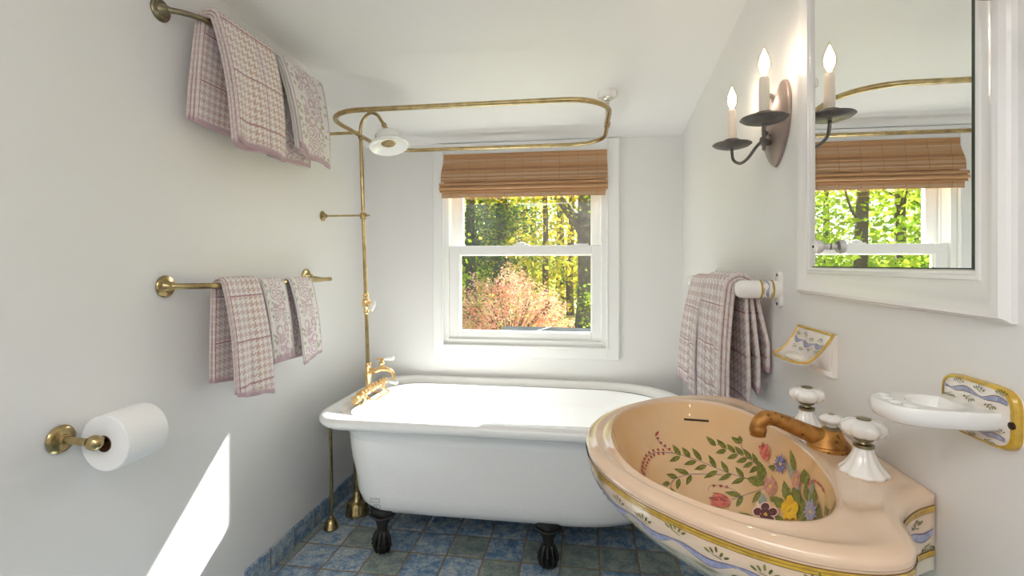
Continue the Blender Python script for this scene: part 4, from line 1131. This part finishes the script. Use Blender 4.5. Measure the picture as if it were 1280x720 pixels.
stemp([(660, 375), (570, 350), (490, 320), (410, 285), (350, 265), (290, 245), (215, 235), (150, 240), (112, 270), (97, 330), (108, 395)])
stemp([(520, 355), (440, 350), (350, 352), (280, 372), (250, 400), (247, 430)])
stemp([(715, 310), (670, 275), (610, 245), (545, 215), (490, 190)]); stemp([(622, 190), (628, 218), (655, 250)])
stemp([(740, 430), (700, 440), (630, 465), (570, 487)], 3); stemp([(447, 437), (450, 420), (475, 408), (540, 418), (590, 438), (605, 455)], 2.2)
stemp([(185, 122), (166, 135), (175, 165), (200, 195), (262, 240)], 2.2); stemp([(985, 405), (1010, 388), (1040, 402), (1062, 445)], 2)
stemp([(770, 290), (790, 340)], 2.5)
for b, t in (((300, 255), (255, 193)), ((352, 262), (305, 208)), ((412, 280), (358, 210)), ((488, 320), (447, 247)), ((553, 345), (513, 280)), ((635, 367), (590, 312)), ((298, 258), (238, 285)), ((385, 283), (316, 300)), ((440, 305), (370, 328)), ((497, 333), (421, 373)), ((570, 350), (498, 386)), ((640, 372), (568, 403)),
             ((345, 350), (263, 322)), ((355, 355), (330, 410)), ((282, 370), (223, 352)), ((292, 375), (280, 434)), ((243, 400), (202, 404)), ((247, 425), (273, 487)),
             ((488, 203), (435, 150)), ((543, 217), (490, 166)), ((590, 238), (545, 192)), ((635, 252), (586, 203)), ((678, 278), (633, 216)), ((710, 305), (681, 238)), ((620, 190), (568, 153)), ((620, 190), (612, 146)), ((543, 225), (485, 240)), ((605, 248), (546, 270)), ((655, 270), (595, 288)), ((685, 290), (630, 318)), ((712, 310), (665, 346)),
             ((622, 465), (533, 447)), ((630, 468), (594, 526))):
    leafp(b, t, 27)
for b, t, w, mt in (((900, 400), (872, 285), 26, 10), ((930, 470), (905, 300), 30, 10), ((742, 530), (733, 450), 42, 10), ((975, 640), (985, 420), 34, 10), ((1068, 640), (1058, 555), 14, 10), ((1010, 520), (1000, 360), 20, 10),
                    ((740, 385), (718, 282), 46, 0), ((748, 400), (653, 375), 52, 0), ((806, 322), (765, 312), 28, 0), ((908, 340), (884, 218), 26, 0), ((965, 410), (958, 322), 46, 0), ((728, 440), (680, 507), 28, 0),
                    ((875, 500), (850, 385), 44, 0), ((850, 530), (795, 470), 48, 0), ((925, 500), (905, 405), 46, 0), ((945, 560), (930, 455), 50, 0), ((985, 500), (962, 405), 40, 0), ((1015, 500), (1012, 428), 26, 0), ((800, 500), (775, 470), 26, 0),
                    ((705, 600), (610, 557), 30, 0), ((715, 618), (618, 606), 32, 0), ((770, 600), (855, 590), 46, 0), ((745, 640), (830, 628), 20, 0), ((860, 650), (905, 622), 26, 0), ((950, 610), (940, 520), 44, 0), ((1030, 640), (1035, 495), 30, 0), ((1090, 628), (1065, 548), 13, 0), ((1085, 560), (1070, 522), 15, 0), ((1110, 575), (1118, 545), 20, 0), ((1106, 612), (1132, 592), 12, 12)):
    leafp(b, t, w, mt, ser=(w > 40))
for x, y in ((175, 133), (170, 142), (177, 162), (193, 187), (215, 202), (238, 220)): dot(x, y, 7, 6.5, 3)
for x, y in ((205, 224), (206, 244), (178, 223), (180, 244), (153, 228), (156, 251), (130, 238), (140, 261), (114, 254), (128, 277), (104, 272), (120, 292), (97, 292), (114, 308), (94, 314), (108, 325), (92, 336), (105, 350), (97, 360), (112, 382), (104, 376), (121, 408), (127, 402)): dot(x, y, 9, 5, 3, 1.0)
for x, y in ((477, 417), (515, 418), (546, 423)): dot(x, y, 9, 7.5, 3)
for x, y in ((1003, 393), (1020, 392), (1035, 402), (1048, 415), (1062, 438), (988, 405)): dot(x, y, 6, 9, 3)
def tulip(b, t, w):
    for s, mt in ((-.5, 4), (.5, 4), (0, 3), (.25, 4), (-.25, 4)):
        dx, dy = t[0] - b[0], t[1] - b[1]; L = math.hypot(dx, dy); nx, ny = -dy / L, dx / L
        leafp(b, (b[0] + dx * (.86 + .14 * (s == 0)) + nx * w * s, b[1] + dy * (.86 + .14 * (s == 0)) + ny * w * s), w * .62, mt, vein=False)
tulip((760, 285), (738, 180), 48); tulip((567, 508), (445, 480), 66)
def daisy(x, y, rx, ry, n, mat, wid, cm=8):
    for k in range(n):
        a = 2 * PI * k / n; leafp((x + .1 * rx * math.cos(a), y + .1 * ry * math.sin(a)), (x + rx * math.cos(a) * (.85 + .15 * (k % 2)), y + ry * math.sin(a) * (.85 + .15 * (k % 2))), wid, mat, vein=False)
    dot(x, y, rx * .16, ry * .14, cm)
daisy(835, 300, 44, 62, 14, 5, 10); daisy(780, 418, 42, 60, 14, 6, 20); daisy(918, 385, 30, 58, 14, 6, 15); daisy(998, 558, 42, 76, 14, 11, 15)
def petals(x, y, rx, ry, n, mat, pr, ph=-PI / 2):
    for k in range(n):
        a = ph + 2 * PI * k / n; dot(x + rx * math.cos(a), y + ry * math.sin(a), rx * pr, ry * pr, mat, 0, 14)
    dot(x, y, rx * .8, ry * .8, mat)
petals(755, 570, 44, 40, 5, 9, .66); petals(755, 570, 43, 39, 5, 7, .54); petals(755, 572, 16, 13, 5, 8, .75); dot(755, 572, 6, 5, 12)
petals(888, 550, 28, 48, 5, 8, .72); 
for a in range(5): leafp((888, 552), (888 + 16 * math.cos(a * 1.26 + .3), 552 + 24 * math.sin(a * 1.26 + .3)), 4, 12, vein=False)
petals(932, 642, 22, 18, 5, 8, .72)
fb = fm.build('painted_flowers', FM, sink, angle=0)
tag(fb, 'painted bouquet of flowers and leafy sprays inside the basin')
# overflow slot
m = M(); P = [onb((855 + 31 * k / 10, 524.2 + 2.2 * k / 10), .0006) for k in range(11)]
m.tube([p for p in P if p is not None], .0024, 8); m.build('overflow_slot', 'screw', sink)

# sink taps
def tap(y, label):
    t = thing('sink_tap', (.437, y, ZR), label, 'tap', 'sink taps')
    m = M(); m.lathe([(.032, -.003), (.0335, .001), (.032, .004), (.026, .010), (.0205, .018), (.0165, .026), (.0138, .033), (.0125, .039), (.010, .040)], (.437, y, ZR), seg=64, lobe=lambda a, r, h: 1 + (.10 * abs(math.cos(5 * a)) - .05) * (1.0 if h < .034 else .4)); m.build('fluted_base', 'porcelain', t, angle=0)
    m = M(); m.lathe([(.012, .038), (.0145, .040), (.0145, .044), (.0085, .0455), (.0068, .049), (.0125, .0505), (.0140, .053), (.010, .056)], (.437, y, ZR), seg=28); m.build('metal_collar', 'brass_gray', t)
    m = M(); m.lathe([(.009, .0535), (.018, .0555), (.0265, .0610), (.0310, .0690), (.0290, .0765), (.020, .0815), (.008, .0830)], (.437, y, ZR), seg=64, lobe=lambda a, r, h: 1 + (.14 * abs(math.cos(4 * a)) - .07)); kn = m.build('knob', 'porcelain', t, angle=0)
    m = M(); m.lathe([(.009, .081), (.0105, .083), (.009, .085), (.002, .086)], (.437, y, ZR), seg=24); m.build('top_screw', 'brass_gray', kn)
    return t
t1 = tap(.838, 'fluted white porcelain sink tap standing nearer the camera than the spout')
t2 = copy_tree(t1); t2.location = (.437, 1.036, ZR); t2['label'] = 'fluted white porcelain sink tap standing behind the brass spout'
fa = thing('sink_faucet', (.425, SC, ZR), 'worn brass sink spout between the two porcelain taps', 'faucet')
m = M(); fx = .432
R = []
for r, z, dx in ((.033, -.003, 0), (.034, .002, 0), (.032, .005, 0), (.0335, .007, 0), (.031, .011, 0), (.026, .018, -.001), (.021, .026, 0), (.017, .032, .003), (.013, .036, .003)):
    R.append([Vector((fx + dx + math.cos(a) * r * 1.05, SC + math.sin(a) * r * .85, ZR + z)) for a in (2 * PI * k / 32 for k in range(32))])
m.loft(R, cap0=True, cap1=True)
P = catmull([(fx + .004, SC, ZR + .014), (fx - .025, SC, ZR + .022), (fx - .055, SC, ZR + .034), (fx - .085, SC, ZR + .046), (fx - .102, SC, ZR + .049), (fx - .113, SC, ZR + .044), (fx - .119, SC, ZR + .034), (fx - .119, SC, ZR + .026)], 6)
m.tube(P, [lerp(.0170, .0130, min(i / 18, 1)) for i in range(len(P))], 18)
m.lathe([(.0130, .008), (.0146, .004), (.0146, -.002), (.0132, -.005), (.0132, -.010), (.009, -.011), (.0085, -.006)], (fx - .119, SC, ZR + .026), seg=24)
m.build('spout', 'copper', fa, angle=50)
m = M(); m.lathe([(.014, 0.0284), (.0155, 0.0301), (.013, 0.0327), (.0145, 0.0344), (.012, 0.0370), (.010, 0.0387)], (fx + .004, SC, ZR), seg=24); m.build('collar', 'brass_gray', fa)
m = M(); m.lathe([(.009, 0.0370), (.0080, 0.0404), (.0100, 0.0439), (.018, 0.0482), (.0195, 0.0525), (.017, 0.0568), (.009, 0.0602), (.003, 0.0606)], (fx + .004, SC, ZR), seg=40, lobe=lambda a, r, h: 1 + (.10 * abs(math.cos(3 * a)) - .05)); lk = tag(m.build('lift_knob', 'porcelain', fa, angle=0), 'white porcelain drain lift knob')
m = M(); m.lathe([(.0055, 0.0593), (.0055, 0.0611), (.001, 0.0623)], (fx + .004, SC, ZR), seg=16); m.build('top_screw', 'brass_gray', lk)

# ------------------------------------------------------------------ OUTSIDE
GZ = -.55
m = M(); m.box(-60, 60, BY + .2, 90, GZ - .1, GZ); gd = m.build('ground', 'lawn', smooth=False); tag(gd, kind='structure')
def leaves(m, n, centre, rad_, size, rr, mats=(0,), clump=26, flat=.5):
    """clumps of small pointed leaves filling an ellipsoid"""
    nc = max(1, n // clump); c = Vector(centre)
    for _ in range(nc):
        while True:
            q = Vector((rr.uniform(-1, 1), rr.uniform(-1, 1), rr.uniform(-1, 1)))
            if .12 < q.length < 1: break
        cc = c + Vector((q.x * rad_[0], q.y * rad_[1], q.z * rad_[2])); mt = rr.choice(mats); sp = size * 3.0
        for _ in range(clump):
            p = cc + Vector((rr.gauss(0, sp), rr.gauss(0, sp), rr.gauss(0, sp * flat)))
            a = Vector((rr.uniform(-1, 1), rr.uniform(-1, 1), rr.uniform(-.8, .4))).normalized(); b = a.cross(Vector((rr.uniform(-1, 1), rr.uniform(-1, 1), rr.uniform(-1, 1)))).normalized()
            s = size * rr.uniform(.6, 1.2)
            m.add([p, p + a * s * .5 + b * s * .3, p + a * s, p + a * s * .5 - b * s * .3], [(0, 1, 2, 3)], mt)
def tree(name, label, x, y, h, tr_r, crown, mats, n, size, seed, bark='bark_dark', group=None, limbs=5, cat='tree', tbase=None):
    rr = random.Random(seed); t = thing(name, (x, y, GZ), label, cat, group)
    m = M(); P = [(x, y, GZ - .2)]
    for k in range(1, 7): P.append((x + rr.uniform(-.12, .12) * k * .3, y, GZ + h * k / 6))
    m.tube(catmull(P, 3), [lerp(tr_r * 1.25, tr_r * .35, i / 18) for i in range(19)], 10)
    for k in range(limbs):
        z0 = GZ + h * rr.uniform(.25, .8); a = rr.uniform(0, 2 * PI); L = rr.uniform(.8, 2.0)
        m.tube(catmull([(x, y, z0), (x + math.cos(a) * L * .5, y + math.sin(a) * L * .5, z0 + .5 * L * .4), (x + math.cos(a) * L, y + math.sin(a) * L, z0 + L * .75)], 4), [tr_r * .35 * (1 - i / 10) for i in range(9)], 6)
    m.build('trunk', bark, t)
    m = M(); m.norecalc = 1
    for cx, cy, cz, rx, ry, rz, w in crown: leaves(m, int(n * w), (x + cx, y + cy, GZ + cz), (rx, ry, rz), size, rr, tuple(range(len(mats))))
    m.build('foliage', list(mats), t, smooth=False)
    return t
def at(px, Y, k=0):           # world x seen at image column px at depth Y
    d = ray(px, HOR); return d.x / d.y * Y
# big forked trunk, right side of the view
bx_, by_ = at(734, 13.5), 13.5
t = thing('oak_tree', (bx_, by_, GZ), 'big grey trunk forking into two limbs on the right of the window view', 'tree')
m = M()
m.tube(catmull([(bx_ - .1, by_, GZ - .3), (bx_ - .02, by_, GZ + .5), (bx_, by_, 1.2), (bx_ - .02, by_, 2.2), (bx_ + .0, by_, 3.4), (bx_ + .1, by_, 6.0)], 5), [.50, .38, .33, .30, .29, .28, .27, .27, .26, .26, .26, .26, .26, .26, .26, .26, .26, .25, .25, .24, .24, .23, .22, .21, .2, .2], 14)
m.tube(catmull([(bx_ - .02, by_, 1.95), (bx_ - .22, by_, 2.30), (bx_ - .55, by_, 2.75), (bx_ - .95, by_, 3.4), (bx_ - 1.2, by_, 4.5)], 5), [.24, .22, .20, .18, .17, .16, .15, .15, .14, .14, .14, .13, .13, .13, .12, .12, .12, .11, .11, .1, .1], 12)
m.build('trunk', 'bark', t)
m = M(); m.norecalc = 1; rr = random.Random(5)
leaves(m, 2600, (bx_ - .6, by_ - .6, 3.9), (2.2, .8, 1.4), .12, rr, (0, 1)); leaves(m, 500, (bx_ + .25, by_ - 1.0, .3), (.35, .3, .9), .09, rr, (1,))
m.build('foliage', ['leaf_yg', 'leaf_g'], t, smooth=False)
# slim dark pine at the left of the view
px_ = at(590, 15)
tree('pine_tree', 'dark trunked pine at the left edge of the window view', px_, 15, 9, .15, [(0, 0, 3.2, 1.6, 1.2, .35, .16), (0, .2, 4.6, 1.7, 1.2, .4, .18), (.3, 0, 5.6, 1.6, 1.2, .4, .18), (-.2, 0, 2.1, 1.6, 1.0, .5, .26)], ['leaf_d'], 6500, .13, 31, 'bark')
tree('cedar_tree', 'broad dark green cedar left of the view centre', at(625, 16), 16, 8, .22, [(0, 0, 3.2, 1.1, 1.0, 2.6, .8), (0, 0, 5.5, .8, .8, 1.4, .2)], ['leaf_d', 'leaf_g', 'leaf_yg'], 5200, .15, 33)
slim = [(657, 18, .10), (683, 15.5, .09), (700, 20, .16), (713, 17, .12), (668, 23, .14), (608, 21, .12), (640, 26, .16), (724, 25, .18), (754, 19, .14)]
for k, (p, Y, r) in enumerate(slim):
    x = at(p, Y); rr = random.Random(100 + k)
    mats = (['leaf_yg', 'leaf_g'], ['leaf_yg'], ['leaf_g', 'leaf_d'])[k % 3] if k not in (1, 3) else ['leaf_yg']
    tree('woodland_tree', 'slender yellow green tree in the wood behind the garden', x, Y, 10, r, [(0, 0, 2.2, 1.7, 1.2, 1.4, .38), (rr.uniform(-.8, .8), 0, 5.0, 2.2, 1.4, 1.8, .42), (rr.uniform(-.5, .5), 0, 1.0, 1.5, 1, .8, .2)], mats, 1650, .19, 200 + k, group='slender trees in the wood behind the garden')
# trees that the mirror looks at
left = [(-5.2, 12, 0), (-7.2, 14, 1), (-9.5, 15.5, 0), (-6.3, 18, 1), (-11.5, 19, 0), (-8.6, 21, 1), (-3.9, 16.5, 0), (-13.5, 22, 1), (-5.0, 23, 0)]
for k, (x, Y, q) in enumerate(left):
    tree('leafy_tree', 'bright green leafy tree seen in the mirror reflection', x, Y, 9, .13, [(0, 0, 1.8, 1.8, 1.2, 1.5, .45), (.3, 0, 4.2, 1.9, 1.3, 1.3, .35), (0, 0, .8, 1.6, 1.0, .8, .2)], ['leaf_b', 'leaf_g'] if q else ['leaf_b'], 2700, .19, 300 + k, group='green trees reflected in the mirror')
# undergrowth at the back
m = M(); m.norecalc = 1; rr = random.Random(77)
for k in range(26): leaves(m, 420, (-17 + k * .75, 27 + rr.uniform(-2, 2), rr.uniform(-.1, .9)), (.9, .8, 1.0), .2, rr, (0, 1, 2))
tag(m.build('undergrowth', ['leaf_g', 'leaf_yg', 'leaf_d'], smooth=False), 'thick green undergrowth along the edge of the wood', 'undergrowth', kind='stuff')
# pink shrub
sx, sy_ = at(636, 9), 9.0
shb = thing('burning_bush', (sx, sy_, GZ), 'rounded pink and red leaved shrub outside the lower window', 'shrub')
m = M(); rr = random.Random(9)
for k in range(26):
    a = rr.uniform(0, 2 * PI); L = rr.uniform(.5, 1.15)
    m.tube(catmull([(sx, sy_, GZ), (sx + math.cos(a) * L * .5, sy_ + math.sin(a) * L * .4, GZ + .6), (sx + math.cos(a) * L, sy_ + math.sin(a) * L * .7, GZ + 1.35 - .4 * L)], 3), .012, 5)
m.build('branches', 'bark_dark', shb)
m = M(); m.norecalc = 1
def shrub_leaves(n):
    for _ in range(n // 12):
        while True:
            q = Vector((rr.uniform(-1, 1), rr.uniform(-1, 1), rr.uniform(-.2, 1)))
            if .45 < q.length < 1: break
        top = q.z > .30 or rr.random() < .5
        hh = 1.42 + .16 * math.sin(q.x * 9 + 1)
        cc = Vector((sx + q.x * 1.12, sy_ + q.y * .9, GZ + .12 + q.z * hh)); mt = 0 if (rr.random() < (.75 if top else .5)) else 1
        dirr = Vector((q.x * .6 + rr.uniform(-.3, .3), q.y * .5, .8)).normalized()
        for k in range(12):
            p = cc + dirr * k * .022 + Vector((rr.gauss(0, .028), rr.gauss(0, .028), rr.gauss(0, .02)))
            a = Vector((rr.uniform(-1, 1), rr.uniform(-1, 1), rr.uniform(-.6, .6))).normalized(); b = a.cross(Vector((rr.uniform(-1, 1), rr.uniform(-1, 1), rr.uniform(-1, 1)))).normalized(); s = rr.uniform(.03, .055)
            m.add([p, p + a * s * .5 + b * s * .3, p + a * s, p + a * s * .5 - b * s * .3], [(0, 1, 2, 3)], mt)
shrub_leaves(17000)
m.build('foliage', ['leaf_r', 'leaf_rg'], shb, smooth=False)
# grey cloth canopy just under the sill line
cy_ = 4.6; ax_ = at(688, cy_); cz0 = CAM_H + (HOR - 408.5) / F_PX * cy_
cn = thing('garden_canopy', (ax_, cy_, GZ), 'grey cloth canopy top with a white pole just below the window glass', 'canopy')
m = M(); ap = Vector((ax_, cy_, cz0 - .004)); base = [ap + Vector(p) for p in ((-.50, -.35, -.11), (.50, -.35, -.10), (.52, .4, -.06), (-.52, .4, -.055))]
m.add([ap] + base, [(0, 1, 2), (0, 2, 3), (0, 3, 4), (0, 4, 1)]); m.build('cloth', 'canopy', cn, smooth=False, solid=.006)
m = M(); m.tube([(ax_, cy_, GZ), (ax_, cy_, cz0 + .002)], .009, 8); m.tube([ap, base[0]], .005, 6); m.build('pole', 'white_enamel', cn)

# ------------------------------------------------------------------ LIGHT
SUN = Vector((-.476, -1, -.93)).normalized()
l = bpy.data.lights.new('sun', 'SUN'); l.energy = 24; l.angle = .0095; l.color = (1, .985, .965)
o = bpy.data.objects.new('sun', l); C.objects.link(o); o.rotation_euler = SUN.to_track_quat('-Z', 'Y').to_euler(); o.location = (5, 12, 10)
w = bpy.data.worlds.new('sky'); bpy.context.scene.world = w; w.use_nodes = True; nt = w.node_tree
sky = nt.nodes.new('ShaderNodeTexSky'); sky.sky_type = 'NISHITA'; sky.sun_disc = False; sky.sun_elevation = math.radians(37.4); sky.sun_rotation = math.radians(27)
hs_ = nt.nodes.new('ShaderNodeHueSaturation'); hs_.inputs['Saturation'].default_value = .55; nt.links.new(sky.outputs[0], hs_.inputs['Color']); nt.links.new(hs_.outputs[0], nt.nodes['Background'].inputs[0]); nt.nodes['Background'].inputs[1].default_value = .32
# area fills added behind the camera for even room brightness, no fixtures
def area(name, loc, tgt, sx, sy, e, col):
    l = bpy.data.lights.new(name, 'AREA'); l.shape = 'RECTANGLE'; l.size = sx; l.size_y = sy; l.energy = e; l.color = col
    o = bpy.data.objects.new(name, l); C.objects.link(o); o.location = loc
    o.rotation_euler = (Vector(tgt) - Vector(loc)).to_track_quat('-Z', 'Y').to_euler(); return o
area('added_fill_down', (-.60, -.50, 2.045), (-.70, -.35, 0), 1.0, 1.0, 11, (1, .985, .97))  # unseen fill facing down, added to brighten the room
area('added_fill_up', (.33, -.80, 1.75), (.15, -.70, 3), .3, .9, 9, (1, .985, .96))  # second added fill, aimed up so the ceiling bounces it back

# ------------------------------------------------------------------ CAMERA
cd = bpy.data.cameras.new('camera'); cam = bpy.data.objects.new('camera', cd); C.objects.link(cam)
cd.sensor_width = 36; cd.lens = F_PX / 1280 * 36; cd.shift_y = -(360 - HOR) / 1280; cd.clip_start = .02; cd.clip_end = 300
cam.location = CAM; cam.rotation_euler = (PI / 2, 0, TH)
sc = bpy.context.scene; sc.camera = cam
sc.view_settings.view_transform = 'Standard'; sc.view_settings.look = 'None'; sc.view_settings.gamma = 1; sc.view_settings.exposure = 0.5
sc.view_settings.use_curve_mapping = False
sc.cycles.use_denoising = True; sc.cycles.max_bounces = 14; sc.cycles.diffuse_bounces = 8; sc.cycles.glossy_bounces = 6; sc.cycles.transparent_max_bounces = 16
sc.cycles.caustics_reflective = False; sc.cycles.caustics_refractive = False; sc.cycles.sample_clamp_indirect = 6
for o in bpy.data.objects:
    if '_o' in o: del o['_o']
